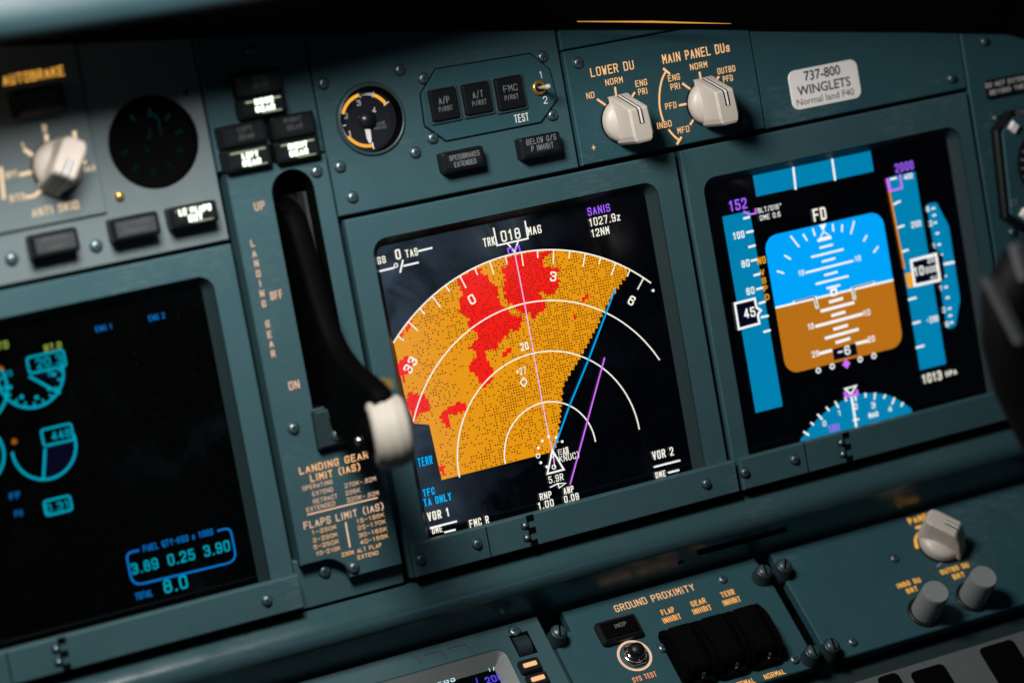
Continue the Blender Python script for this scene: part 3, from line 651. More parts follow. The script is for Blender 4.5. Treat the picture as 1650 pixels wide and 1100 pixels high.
mb.line(MAIN, [P4(*q) for q in ((700, 825), (728, 860), (764, 890))], .010, h, 0, .1)
mb.line(MAIN, [P4(667, 438), P4(700, 466)], .012, h); mb.line(MAIN, [P4(775, 873), P4(752, 910)], .012, h)
part('bracket_arc', mb, 'leg', sel); mb = MB()
mb.line(MAIN, [P4(213, 937), P4(231, 933)], .005, h); mb.line(MAIN, [P4(220, 922), P4(224, 948)], .005, h)
part('cross_mark', mb, 'leg', sel)

# --- top right plate with placard
tr = plate2('placard_panel', 'plain teal panel plate behind the white placard', 'panel', [(2.705, 1.352), (2.705, 2.4), (.414, 2.4), (.414, 1.932), (1.468, 1.932), (1.468, 1.352)], mat='paint_shaded')
screw(tr, MAIN, (1533, 127), ZP, .022)
wp = plate('winglets_placard', 'white rounded placard with dark lettering ending in WINGLETS', 'placard', rrect(1.643, 2.057, 1.415, 1.617, .04), ZP+.006, 'placard', bev=.002, h0=ZP+.0005)
def fonttext(parent, F, s, a, b, hp, h, mat, name='lettering', bold=0):
    cu = D.curves.new('t', 'FONT'); cu.body = s; cu.offset = bold; cu.resolution_u = 3
    ob = D.objects.new('t', cu); COL.objects.link(ob); dg = bpy.context.evaluated_depsgraph_get(); dg.update()
    me = ob.evaluated_get(dg).to_mesh(); vs = [v.co.copy() for v in me.vertices]; fs = [tuple(p.vertices) for p in me.polygons]
    ob.evaluated_get(dg).to_mesh_clear(); D.objects.remove(ob); D.curves.remove(cu)
    x0, x1 = min(v.x for v in vs), max(v.x for v in vs)
    p, q = Vector(F.at(*a, h)), Vector(F.at(*b, h)); p.y = q.y = (p.y+q.y)/2
    H = hp/F.vpx(*p)/.729; sx = (q.x-p.x)/(x1-x0)
    mb = MB(); mb.add([F.p3(p.x+(v.x-x0)*sx, p.y+v.y*H, h) for v in vs], fs); return part(name, mb, mat, parent)
P5 = lambda x, y: (1230+x/3.93, y/3.93)
fonttext(wp, MAIN, '737-800', P5(262, 513), P5(490, 470), 16, ZP+.0075, 'ink', bold=.012)
fonttext(wp, MAIN, 'WINGLETS', P5(220, 605), P5(555, 545), 15.5, ZP+.0075, 'ink', bold=.012)
fonttext(wp, MAIN, 'Normal land F40', P5(215, 668), P5(578, 605), 11.5, ZP+.0075, 'ink2')

# --- far right panel
rp_ = plate2('clock_panel', 'dark teal panel plate around the clock at right', 'panel', [(5.2, -.43), (5.2, 2.2), (2.712, 2.2), (2.712, -.43)], mat='paint_shaded', h1=ZP)
P5b = P5
for px in (P5(1400, 265), P5(1472, 750), (1631, 374)): screw(rp_, MAIN, px, ZP, .022)
A = MAIN.at(1586, 131, ZP+.01); B = MAIN.at(1589, 162, ZP+.01)
dn = plate('flap_placard', 'black placard in white capitals about not extending flaps', 'placard', rrect(A[0], A[0]+.55, B[1], A[1], .02), ZP+.01, 'black', bev=.003, h0=ZP+.0005)
letters(dn, MAIN, [('DO NOT EXTEND', (1589, 144), (1656, 127), 7.5), ('BEYOND THE F', (1596, 155.5), (1660, 138.5), 7.5)], ZP+.012, 'mark', .18)
ck = [MAIN.at(*q, ZP+.05) for q in ((1604, 210), (1627, 179), (1700, 166), (1700, 372), (1650, 372), (1619, 352))]
t = thing('clock', 'square clock with cut corners at the right edge, partly out of view', 'clock', (3.0, .8, ZP))
mb = MB(); mb.prism(MAIN, ck, ZP-.01, ZP+.05, .012, 0); part('bezel', mb, 'black', t)
mb = MB(); mb.prism(MAIN, inset(ccw(ck), .035), ZP+.05, ZP+.062, .006); part('face_plate', mb, 'paint_shaded', t)
letters(t, MAIN, [('CHR', (1638, 187), (1656, 183), 9), ('ET', (1629, 333), (1640, 331), 11)], ZP+.064, 'greyink', .17)
cx, cy = MAIN.at(1690, 262, ZP+.065)
mb = MB(); mb.lathe(MAIN, cx, cy, [(.20, ZP+.06), (.20, ZP+.066)], 40); part('dial_face', mb, 'glass', t)
mb = MB()
for k in range(24):
    a = math.radians(90+k*15); mb.ribbon(MAIN, [(cx+r*math.cos(a), cy+r*math.sin(a)) for r in (.155, .18)], .008, ZP+.068)
part('scale_marks', mb, 'greyink', t)
for px in ((1634, 205), (1652, 345)):
    x, y = MAIN.at(*px, ZP+.075); mb = MB(); mb.prism(MAIN, [(x+.034*math.cos(math.radians(q)), y+.034*math.sin(math.radians(q))) for q in (0, 90, 180, 270)], ZP+.06, ZP+.085, .006); part('button', mb, 'placard', t)

# ================================================================== display units
def display(name, label, x0, x1, ox0, ox1, ytop, scr_mat):
    """bezel with chamfered opening, screen glass behind it, flip-down cover bar with hinge knuckles below"""
    t = thing(name, label, 'display', ((x0+x1)/2, -.42, 0))
    hb = .07; op = rrect(ox0, ox1, -.34, ytop, .075, 8)
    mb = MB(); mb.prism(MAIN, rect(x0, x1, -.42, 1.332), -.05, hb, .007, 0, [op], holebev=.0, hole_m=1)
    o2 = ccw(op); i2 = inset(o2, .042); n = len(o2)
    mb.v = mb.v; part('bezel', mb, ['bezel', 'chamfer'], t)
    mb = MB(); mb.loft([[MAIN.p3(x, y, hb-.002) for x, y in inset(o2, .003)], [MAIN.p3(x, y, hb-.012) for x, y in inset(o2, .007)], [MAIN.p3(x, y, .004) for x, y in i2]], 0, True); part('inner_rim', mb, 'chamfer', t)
    mb = MB(); mb.poly(MAIN, [(ox0-.03, ytop+.02), (ox0-.03, -.36), (ox1+.02, -.36), (ox1+.02, ytop+.02)], 0); sc = part('screen', mb, scr_mat, t)
    return t, sc
def cover(t, x0, x1, xk, lines, screws):
    mb = MB(); mb.prism(MAIN, rect(x0, x1, -.412, -.252), .072, .125, .006); cv = part('cover_bar', mb, 'bezel', t)
    hg = .127
    mb = MB()
    for x in lines: mb.ribbon(MAIN, [(x, -.258), (x, -.406)], .006, hg)
    # hinge knuckle gap: stepped dark slot
    y0, y1 = -.255, -.409; st = (y1-y0)/5
    for k in range(5):
        xx = xk+(.015 if k % 2 == 0 else -.017)
        mb.prism(MAIN, rect(xx-.020, xx+.020, y0+st*(k+1), y0+st*k), hg-.004, hg-.0005+.0001*k)
    part('hinge_gap', mb, 'matte', cv)
    mb = MB()
    for k in (1, 3):
        yy = y0+st*(k+.5)
        mb.lathe(MAIN, xk-.018, yy, [(.017, hg-.002), (.017, hg+.004), (1e-7, hg+.010)], 14)
    part('hinge_pin', mb, 'steel', cv)
    for px in screws: screw(cv, MAIN, px, .125, .023)
HSY = .004

nd, nds = display('navigation_display', 'square navigation display showing orange and red terrain map', -.862, .929, -.752, .798, 1.213, 'screen_nd')
cover(nd, -.858, .940, MAIN.at(853, 855, .125)[0], [MAIN.at(786, 868, .125)[0]], ((678, 901), (769, 876), (1138, 779)))
pfd, pfs = display('flight_display', 'square flight display with blue and brown attitude indicator', .958, 2.69, 1.052, 2.605, 1.172, 'screen')
cover(pfd, .966, 2.69, MAIN.at(1362, 722, .125)[0], [MAIN.at(1297, 727, .125)[0]], ((1200, 761), (1280, 740)))
eng, ens = display('engine_display', 'mostly black engine display with aqua dials and fuel figures', -3.3, -1.436, -3.15, -1.556, 1.213, 'screen_off')
cover(eng, -3.3, -1.436, MAIN.at(98, 1052, .125)[0], [MAIN.at(15, 1075, .125)[0]], ((430, 967),))

# --- navigation display symbols
C0 = (0, 0)
def pol(r, deg): a = math.radians(deg); return (r*math.sin(a), r*math.cos(a))
def arc(r, d0, d1, n=64): return [pol(r, d0+(d1-d0)*i/n) for i in range(n+1)]
def hdg(px):
    x, y = MAIN.at(*px, HSY); return math.degrees(math.atan2(x, y))
def inside(p, poly):
    c = False; x, y = p; j = len(poly)-1
    for i in range(len(poly)):
        (xi, yi), (xj, yj) = poly[i], poly[j]
        if (yi > y) != (yj > y) and x < (xj-xi)*(y-yi)/(yj-yi)+xi: c = not c
        j = i
    return c
LIM = -.742
dl, dr = hdg((634, 552)), 59.5
edge = [MAIN.at(*q, HSY) for q in ((1012, 444), (992, 472), (975, 500), (967, 520), (945, 560), (935, 578), (919, 604), (909, 622), (906, 645), (903, 680), (900, 700), (900, 712), (893, 727))]
saw = []; per = .030
for (ax, ay), (bx, by) in zip(edge, edge[1:]):
    dv = Vector((bx-ax, by-ay)); k_ = max(1, round(dv.length/per)); nv = Vector((dv.y, -dv.x)).normalized()
    for i in range(k_):
        q = Vector((ax, ay))+dv*(i/k_); saw += [tuple(q-nv*.004), tuple(q+dv*(.35/k_)+nv*random.uniform(.006, .016))]
terr = arc(.997, dl, hdg((1009, 436)), 40)+saw+[MAIN.at(*q, HSY) for q in ((893, 727), (712, 773), (692, 684), (667, 682), (653, 640))]
terr[0:0] = []
REDS = [
 [(736.5, 450), (740, 446), (756, 437), (774.7, 429.5), (774.7, 439.6), (785, 446), (791.3, 455), (799, 459), (803.4, 469), (802.7, 478), (809, 493), (817, 497), (824, 504.5), (832, 507), (841, 512), (840, 525), (829.6, 533), (820.7, 529), (820.7, 538), (805.5, 551), (805.5, 558.5), (794, 566), (786.4, 562), (780, 568.7), (786.4, 581.5), (796.5, 596.7), (791.5, 618), (780, 624.7), (775, 618.4), (767.3, 604.4), (762, 599), (754.5, 595.5), (758.4, 581.5), (768.5, 576.4), (766, 565), (754.5, 558.5), (771, 544.5), (769.8, 538), (755.8, 528), (755.8, 515), (749.5, 509), (736.5, 504.5), (743, 495.6), (739, 481.6), (745.5, 474), (739, 458.7)],
 [(815.5, 410), (829, 406), (860, 402), (908, 402), (898, 409), (892, 405), (878, 414), (875, 429.5), (886.7, 432), (903, 432), (903, 436), (897, 441), (900.7, 453.6), (899.5, 466), (886.7, 475), (876.5, 472.7), (867.6, 469), (875, 480), (880.4, 488), (878, 498), (858.7, 513.5), (853.6, 504.5), (846, 504.5), (841, 511), (834.5, 500.7), (823, 488), (813, 480.4), (811.6, 461), (813, 448.5), (807.8, 433), (815.5, 427)],
 [(640, 582.7), (657.8, 573.8), (663, 581.5), (663, 596.7), (651.5, 607), (652.7, 614.5), (649, 626), (640, 600)],
 [(652, 644.7), (661.8, 631.6), (675, 637.5), (685, 634.5), (695.3, 663.6), (683.6, 662), (672, 671), (666, 681), (655, 681)],
 [(712.7, 665), (739, 646), (753.5, 652), (749, 665), (741.8, 663.6), (730, 669.5), (721.5, 665), (725.8, 681), (723, 692.7), (711, 675)],
 [(709, 752), (717, 747), (715.7, 765.5), (711, 768)], [(808, 571), (821, 560), (824, 566), (811, 576)], [(921, 512), (926, 508), (928, 514), (924, 517)],
 [(937, 482), (945, 475), (949, 479), (940, 488)], [(653, 534), (662, 517), (664, 528)], [(643, 541), (650, 533), (650, 541)]]
redp = [[MAIN.at(*q, HSY) for q in r] for r in REDS]
cell = .0125; mr_ = MB(); y = -.16; rv, rf = [], []
while y < 1.01:
    x = -.76
    while x < .75:
        c = (x+cell/2+random.uniform(-.005, .005), y+cell/2+random.uniform(-.005, .005))
        if any(inside(c, r) for r in redp) and inside((x+cell/2, y+cell/2), terr) and math.hypot(x+cell/2, y+cell/2) < .992:
            o = len(rv); rv += [MAIN.p3(x, y, .0028), MAIN.p3(x+cell, y, .0028), MAIN.p3(x+cell, y+cell, .0028), MAIN.p3(x, y+cell, .0028)]; rf.append((o, o+1, o+2, o+3))
        x += cell
    y += cell
mb = MB(); mb.poly(MAIN, terr, .0015); part('terrain_map', mb, 'terrain', nds)
mr_.add(rv, rf); part('terrain_peaks', mr_, 'red', nds)
mb = MB()
mb.ribbon(MAIN, arc(1, dl, hdg((1050, 452.3))), .0072, HSY, 0)
mb.ribbon(MAIN, arc(.75, hdg((667, 678)), hdg((1065, 577))), .0068, HSY, 0)
mb.ribbon(MAIN, arc(.5, hdg((740, 768)), hdg((1032, 690)), 50), .0068, HSY, 0)
mb.ribbon(MAIN, arc(.25, hdg((814, 746)), hdg((961, 710)), 40), .0068, HSY, 0)
for k in range(-13, 10):
    hd = k*5+20; a = hd-18
    if a < dl or a > 46: continue
    mb.ribbon(MAIN, [pol(1, a), pol(.935 if hd % 10 == 0 else .965, a)], .0065, HSY, 0)
for s_, hd in (('3', 30), ('6', 60), ('0', 0), ('33', -30)):
    a = hd-18; ra = math.radians(a); c = pol(.868, a); ex = Vector((math.cos(ra), -math.sin(ra))); w_ = .017*len(s_)+.004*(len(s_)-1)
    up = Vector((math.sin(ra), math.cos(ra)))*.024
    p = Vector(c)-ex*w_-up; q = Vector(c)+ex*w_-up; mb.text(MAIN, s_, p, q, .050, HSY+.002, .2, 0, True)
part('compass_rose', mb, 'wm', nds)
mb = MB(); mb.line(MAIN, [(829.3, 407), (845, 487.5), (874, 649), (884, 700), (890.5, 726), (894, 752)], .006, HSY+.004); part('track_line', mb, 'pink', nds)
mb = MB(); mb.line(MAIN, [(991, 466), (948, 580), (917, 655), (893, 722)], .009, HSY+.004); part('course_line', mb, 'line', nds)
mb = MB(); mb.line(MAIN, [(974, 577), (946, 680), (919, 779)], .008, HSY+.004); part('route_line', mb, 'magenta', nds)
mb = MB(); h = HSY+.006
mb.line(MAIN, [(890, 725), (882, 763), (908.5, 756), (890, 725)], .009, h)
mb.line(MAIN, [(887, 784.5), (899, 778.5), (901, 785.5), (911.5, 778), (899, 778.5)], .006, h)
part('aircraft_symbol', mb, 'w', nds)
for q in ((884, 703), (896, 704), (874, 710), (867.5, 721), (871.5, 745), (881, 751.5), (906, 711), (1052.5, 468)):
    mb = MB(); mb.poly(MAIN, circ(*MAIN.at(*q, h), .0075, 10), h); part('waypoint_dot', mb, 'w', nds)
for q in ((867, 734), (892.5, 752), (890, 733)):
    mb = MB(); c = MAIN.at(*q, h); mb.ribbon(MAIN, circ(*c, .010, 14), .005, h, 0, True); part('waypoint_ring', mb, 'w', nds)
mb = MB(); mb.line(MAIN, [(818, 392.5), (829.5, 406), (835, 388)], .008, h); part('heading_pointer', mb, 'w', nds)
mb = MB(); mb.line(MAIN, [(795.3, 368), (801, 395.5), (850.7, 384.3), (846, 357)], .008, h); part('track_box', mb, 'w', nds)
mb = MB(); mb.line(MAIN, [(843.5, 608.5), (849, 614.5), (844.5, 622.5), (838.5, 616)], .006, h, 0, 0, True); part('traffic_diamond', mb, 'w', nds)
for a in ([(674.5, 404.5), (695.5, 399.5)], [(612.5, 436.8), (634.5, 431.5)], [(651, 428.3), (673.5, 423)], [(645, 438), (649, 420)], [(694, 850), (735, 839.5)], [(717, 857), (733, 853)], [(1054.8, 751.8), (1095, 741.5)], [(1077.5, 761), (1093.4, 757)], [(905, 815), (922, 810.5)]):
    mb = MB(); mb.line(MAIN, a, .009, h); part('dash_line', mb, 'w', nds)
mb = MB(); mb.ribbon(MAIN, circ(*MAIN.at(638, 427.5, h), .009, 12), .005, h, 0, True); part('degree_mark', mb, 'w', nds)

mb = MB(); mb.line(MAIN, [(818, 401), (819.5, 408)], .008, h); mb.line(MAIN, [(836, 396), (838, 405)], .008, h); mb.line(MAIN, [(818, 401), (824, 399.5), (826, 406)], .008, h); mb.line(MAIN, [(836, 396), (833, 397), (831, 404)], .008, h)
part('heading_bug', mb, 'purple', nds)
h = HSY+.007
letters(nds, MAIN, [('GS', (609, 426), (622.5, 423.5), 12, .2), ('0', (638.5, 419), (647, 417), 17, .2), ('TAS', (654.5, 415.4), (674, 411.5), 13, .18), ('TRK', (780, 398.5), (798.5, 394.5), 14.5, .17), ('018', (809, 391), (839.5, 383.5), 18.5, .16), ('MAG', (851.5, 380), (873, 375), 14, .17),
   ('1027.9z', (950.5, 366), (1000.5, 354.5), 13.5, .16), ('12NM', (954, 383), (982.5, 376.5), 13, .17), ('20', (840, 565.5), (852.5, 562.7), 13, .18), ('27', (838.5, 604), (848.5, 602), 12, .14), ('+', (832, 603.5), (837.5, 602.5), 9, .2),
   ('VOR 1', (690, 839.6), (725, 831), 14.5, .2), ('DME', (697, 860), (713, 856), 10, .2), ('FMC R', (757.5, 850), (788.5, 842.5), 13, .18), ('VOR 2', (1052.5, 741), (1086, 733), 14, .18), ('DME', (1057, 770.5), (1073, 766.5), 10, .22),
   ('RNP', (870.7, 806), (889.5, 801.2), 11.5, .19), ('1.00', (868, 821), (893, 814.6), 12, .19), ('ANP', (909, 796.5), (925, 792.5), 11.5, .19), ('0.09', (910, 810), (933.5, 804), 11.5, .19), ('5.9R', (885, 778.5), (908.5, 773), 11.5, .16),
   ('EQ', (900, 732.5), (915, 729), 8.5, .14), ('KNUC)', (902, 745.5), (934, 736), 10.5, .15), ('A0', (908, 734), (917, 731.5), 13, .12)], h, 'wm', .17, 'readouts')
letters(nds, MAIN, [('SANIS', (948, 349), (983.5, 340), 13.5)], h, 'purple', .17, 'waypoint_name')
letters(nds, MAIN, [('TERR', (674.5, 752), (697.5, 746.5), 14), ('TFC', (682.4, 800), (701, 795.5), 12), ('TA ONLY', (683.6, 815.5), (728, 805.5), 12.5)], h, 'cyan', .19, 'mode_lettering')

# --- flight display symbols
K2 = lambda x, y: (1130+x/5.5, 190+y/5.5)
K3 = lambda x, y: (1350+x/5.5, 230+y/5.5)
K4 = lambda x, y: (1130+x/5.5, 380+y/5.5)
K5 = lambda x, y: (1350+x/5.5, 400+y/5.5)
K6 = lambda x, y: (1150+x/3.93, 550+y/3.93)
h0 = .003
mb = MB()
def trect(px, mbx, mi=0, hh=h0):
    x0, x1, y0, y1 = qrect(MAIN, px, hh); mbx.poly(MAIN, rect(x0, x1, y0, y1), hh, mi); return x0, x1, y0, y1
trect((K2(455, 510), K2(1500, 280), K2(1525, 470), K2(490, 703)), mb); part('mode_strip', mb, 'tape', pfs)
mb = MB(); trect(((1163.6, 350), (1208, 339), (1261, 654), (1218, 665)), mb); part('speed_tape', mb, 'tape', pfs)
mb = MB(); trect(((1431, 286), (1473.6, 277), (1525.5, 585.5), (1483.6, 596)), mb); part('altitude_tape', mb, 'tape', pfs)
mb = MB(); mb.area(MAIN, [(1492.7, 329), (1509, 326), (1529, 364.5), (1547, 482), (1540, 525.5), (1526, 530), (1515, 460), (1521, 446), (1515, 408), (1505, 398)], h0, 0, .012); part('vertical_speed_scale', mb, 'tape', pfs)
mb = MB(); mb.area(MAIN, [K6(*q) for q in ((548, 622), (600, 555), (665, 482), (730, 427), (800, 382), (870, 348), (950, 328), (1020, 325), (1090, 335), (1150, 358), (1200, 388), (1252, 425), (1262, 480), (562, 665))], h0); part('compass_arc', mb, 'tape', pfs)
xL = sum(MAIN.at(*q, h0)[0] for q in ((1233, 400), (1249, 498), (1264, 580)))/3; xR = sum(MAIN.at(*q, h0)[0] for q in ((1435.5, 426), (1452, 534)))/2
yT = sum(MAIN.at(*q, h0)[1] for q in ((1300, 367), (1402, 343)))/2; yB = sum(MAIN.at(*q, h0)[1] for q in ((1290, 597.5), (1430, 564)))/2
yH = sum(MAIN.at(*q, h0)[1] for q in ((1249, 498), (1439, 449)))/2; ra = .075
rr_ = rrect(xL, xR, yB, yT, ra, 8)
top = [p for p in rr_ if p[1] >= yH]; bot = [p for p in rr_ if p[1] <= yH]
mb = MB(); mb.poly(MAIN, [(xR, yH)]+top+[(xL, yH)], h0); part('sky_half', mb, 'sky', pfs)
mb = MB(); mb.poly(MAIN, [(xL, yH)]+bot+[(xR, yH)], h0); part('ground_half', mb, 'ground', pfs)
h = .005; mb = MB()
mb.ribbon(MAIN, [(xL, yH), (xR, yH)], .011, h, 0, cap=False)
for a in ([(1055, 105), (1160, 78)], [(980, 187), (1255, 120)], [(1075, 228), (1180, 200)], [(930, 325), (1340, 222)], [(1095, 348), (1200, 320)], [(1020, 425), (1297, 357)], [(1115, 463), (1222, 437)]):
    mb.line(MAIN, [K4(*q) for q in a], .0105, h)
for a in ([(1140, 585), (1245, 555)], [(1065, 665), (1345, 592)], [(1160, 705), (1265, 675)], [(1020, 800), (1425, 692)], [(1180, 825), (1290, 793)], [(1105, 905), (1385, 828)], [(1200, 943), (1310, 910)], [(1055, 1040), (1150, 1015)], [(1370, 955), (1470, 930)]):
    mb.line(MAIN, [K4(*q) for q in a], .0155, h)
part('pitch_ladder', mb, 'w', pfs); mb = MB()
for a in ([(1274.5, 381), (1287, 397)], [(1294.5, 378), (1300, 387)], [(1309.6, 369), (1313, 379)], [(1342, 362), (1342.5, 372)], [(1357, 362.7), (1356.5, 372.7)], [(1376, 357), (1371, 376)], [(1264.5, 412), (1273, 417)], [(1252.7, 437), (1262, 440)], [(1396, 380), (1391.5, 388)], [(1414, 398), (1408, 406)]):
    mb.line(MAIN, a, .009, h)
mb.area(MAIN, [(1320, 362.7), (1331.5, 360), (1326.5, 373)], h); mb.line(MAIN, [(1326.5, 373), (1321, 384), (1337, 380.5)], .007, h, 0, 0, True); mb.line(MAIN, [(1319, 387.5), (1338, 383)], .014, h)
for q in ((1318.7, 596.6), (1341, 590), (1386, 578.8), (1408, 573)): mb.ribbon(MAIN, circ(*MAIN.at(*q, h), .012, 14), .007, h, 0, True)
part('roll_scale', mb, 'w', pfs); mb = MB()
for a in ([(1199, 352), (1207, 350)], [(1203.6, 374.5), (1212.7, 372.4)], [(1207, 398), (1216, 395.5)], [(1211, 420), (1220, 418)], [(1215.5, 443.6), (1224, 441)], [(1219.5, 466), (1228, 463.6)], [(1223.6, 488.7), (1232, 486)], [(1227, 511), (1237, 508.7)], [(1231, 534.5), (1240, 532)],
          [(1435, 289), (1443, 287)], [(1440, 329), (1449.5, 324.5)], [(1446, 367), (1456, 363.6)], [(1453.6, 405.5), (1462.7, 402.7)], [(1464.5, 482.7), (1475.5, 479.6)], [(1471.5, 521), (1482, 518)], [(1477, 560), (1488, 556.7)]):
    mb.line(MAIN, a, .011, h)
part('tape_ticks', mb, 'w', pfs); mb = MB()
mb.line(MAIN, [(1278, 268.5), (1282, 304)], .012, h); mb.line(MAIN, [(1340.5, 254), (1345.5, 289.5)], .012, h)
part('mode_dividers', mb, 'w', pfs); mb = MB()
mb.line(MAIN, [(1517.5, 426.4), (1536.5, 422.5)], .013, h)
for q in ((1503.5, 336), (1505, 347), (1506.5, 359), (1510, 376), (1513, 394), (1516, 411), (1522, 445), (1524, 462.5), (1526.5, 479.5), (1529.5, 497), (1531, 508.5), (1533, 519.5)): mb.line(MAIN, [(q[0]-1.5, q[1]+.4), (q[0]+1.8, q[1]-.5)], .010, h)
part('vertical_speed_ticks', mb, 'w', pfs); mb = MB()
for a in ([K6(572, 572), K6(600, 590)], [K6(618, 515), K6(630, 525)], [K6(660, 463), K6(685, 490)], [K6(715, 418), K6(728, 435)], [K6(770, 383), K6(788, 415)], [K6(832, 355), K6(838, 372)], [K6(893, 338), K6(900, 370)], [K6(960, 330), K6(960, 348)], [K6(1020, 330), K6(1017, 362)], [K6(1085, 340), K6(1077, 356)], [K6(1142, 360), K6(1130, 392)], [K6(1198, 390), K6(1188, 405)]): mb.line(MAIN, a, .010, h)
mb.line(MAIN, [K6(872, 345), K6(903, 540)], .013, h); mb.line(MAIN, [K6(885, 497), K6(915, 492)], .010, h)
mb.line(MAIN, [K6(832, 300), K6(902, 280), K6(868, 335)], .010, h, 0, 0, True)
part('compass_ticks', mb, 'w', pfs)
mb = MB(); h2 = .0075
mb.area(MAIN, [K4(*q) for q in ((810, 580), (1018, 530), (1045, 640), (1015, 646), (995, 556), (815, 600))], h2); mb.area(MAIN, [K4(*q) for q in ((1325, 457), (1535, 400), (1540, 425), (1357, 472), (1374, 560), (1345, 565))], h2)
mb.poly(MAIN, [(MAIN.at(*K4(1175, 498), h2)[0]+a, MAIN.at(*K4(1175, 498), h2)[1]+b) for a, b in ((.02, .02), (-.02, .02), (-.02, -.02), (.02, -.02))], h2)
part('wing_symbol', mb, 'w', pfs)
mb = MB(); h3 = .0090
mb.line(MAIN, [K4(830, 583), K4(1002, 541), K4(1028, 632)], .006, h3); mb.line(MAIN, [K4(1525, 412), K4(1340, 462), K4(1358, 550)], .006, h3)
mb.poly(MAIN, circ(*MAIN.at(*K4(1175, 498), h3), .008, 8), h3)
part('wing_symbol_core', mb, 'navy', pfs)
mb = MB(); mb.area(MAIN, [(1341, 562.7), (1379, 552.5), (1382, 571), (1344, 580.5)], h3); part('readout_box', mb, 'navy', pfs)
mb = MB()
b1 = [(1184, 489), (1216, 481), (1219, 495.5), (1226, 500), (1221, 507), (1223.6, 521), (1190.5, 530)]; b2 = [(1468, 420), (1508, 409.5), (1514.5, 451), (1474, 460)]
mb.area(MAIN, b1, h3); part('readout_box', mb, 'navy', pfs)
mb = MB(); mb.area(MAIN, [(1466, 418), (1509, 407), (1519, 412), (1523, 447), (1516, 455), (1473, 462)], h3)
part('readout_box', mb, 'navy', pfs)
h4 = .0105
mb = MB(); mb.line(MAIN, b1, .012, h4, 0, 0, True); part('box_outline', mb, 'w', pfs)
mb = MB(); mb.line(MAIN, b2, .015, h4, 0, 0, True); part('box_outline', mb, 'w', pfs)
mb = MB(); mb.line(MAIN, [(1433, 309), (1457, 432)], .011, h4); part('altitude_limit_line', mb, 'orange', pfs)
mb = MB(); mb.area(MAIN, [(1458, 441), (1469, 438.5), (1473, 462), (1463, 464)], h4); part('minimums_block', mb, 'amber', pfs)
mb = MB(); mb.line(MAIN, [(1430, 290), (1434, 308)], .018, h4); mb.line(MAIN, [(1434, 308), (1453.6, 302.7), (1450, 282)], .010, h4); part('selected_altitude_mark', mb, 'magenta', pfs)
mb = MB(); mb.line(MAIN, [(1199, 341), (1208, 345.5), (1218, 343.5), (1217.5, 337)], .009, h4)
part('selected_speed_mark', mb, 'magenta', pfs); mb = MB()
mb.line(MAIN, [K6(832, 325), K6(838, 348), K6(872, 340)], .015, h4); mb.line(MAIN, [K6(905, 310), K6(910, 330), K6(880, 338)], .015, h4)
part('selected_heading_mark', mb, 'magenta', pfs); mb = MB()
c = MAIN.at(1363.7, 586, h4); mb.poly(MAIN, [(c[0]+.024, c[1]), (c[0], c[1]+.026), (c[0]-.024, c[1]), (c[0], c[1]-.026)], h4)
part('deviation_diamond', mb, 'magenta', pfs)
letters(pfs, MAIN, [('152', (1176.5, 341.5), (1204.5, 335.5), 18), ('2000', (1443.6, 279), (1472.5, 272.5), 14.5), ('18H', K6(733, 578), K6(798, 560), 12)], h4, 'purple', .18, 'selected_values')
letters(pfs, MAIN, [('BLT/018*', (1222, 344.5), (1260, 335), 8.5, .14), ('DME 0.6', (1225.5, 356), (1258, 348.5), 8.5, .14), ('100', (1182.5, 387), (1200, 382.7), 12), ('80', (1196, 432), (1208.5, 428.7), 12), ('60', (1204, 476), (1216.4, 473), 12), ('45', (1200, 513.6), (1218, 509), 16),
   ('10', K4(867, 360), K4(915, 345), 9), ('10', K4(1367, 235), K4(1415, 215), 9), ('10', K4(950, 835), K4(1000, 820), 10), ('10', K4(1442, 715), K4(1500, 698), 10), ('20', K4(987, 1080), K4(1045, 1063), 10), ('20', K4(1482, 950), K4(1540, 930), 10), ('-6', (1351, 575), (1371, 570), 15),
   ('400', (1457.5, 290.5), (1471, 287), 9), ('200', (1469.5, 368), (1484.5, 364), 10), ('-200', (1494, 521.5), (1512.5, 517), 10), ('10', (1474, 446), (1489.5, 442), 15), ('000', (1492, 441), (1510, 436.5), 10), ('20', (1495, 424.5), (1506, 421.5), 9), ('80', (1500, 451), (1511, 448), 5),
   ('6', (1493.5, 342), (1498, 341), 9), ('2', (1498, 365), (1503, 363.8), 9), ('1', (1503.5, 401), (1508, 400), 9), ('1', (1514.5, 469), (1519, 468), 9), ('2', (1519.5, 504), (1524, 503), 9), ('6', (1524.5, 527), (1529, 526), 9),
   ('0', K6(695, 540), K6(715, 532), 9), ('1', K6(790, 472), K6(810, 466), 9), ('2', K6(893, 433), K6(915, 427), 10), ('3', K6(1003, 425), K6(1026, 419), 10), ('4', K6(1108, 447), K6(1130, 441), 9), ('MAG', K6(985, 487), K6(1043, 472), 8.5, .24)], h4+.001, 'w', .19, 'scale_numerals')
letters(pfs, MAIN, [('FD', (1312, 358), (1332.5, 353), 21, .18), ('1013', (1487.5, 618.5), (1518, 611), 15, .18), ('HPA', (1524.5, 607), (1542, 602.5), 9, .2)], h4, 'wm', .18, 'readouts')
letters(pfs, MAIN, [('NO', (1221.5, 427), (1234.5, 423.6), 12), ('V', (1226, 444.5), (1232.5, 443), 10), ('S', (1228.5, 457.5), (1235, 456), 10), ('P', (1231, 470), (1237.5, 468.5), 10), ('D', (1233.5, 484), (1240, 482.5), 10)], h4, 'amber', .22, 'speed_flag')

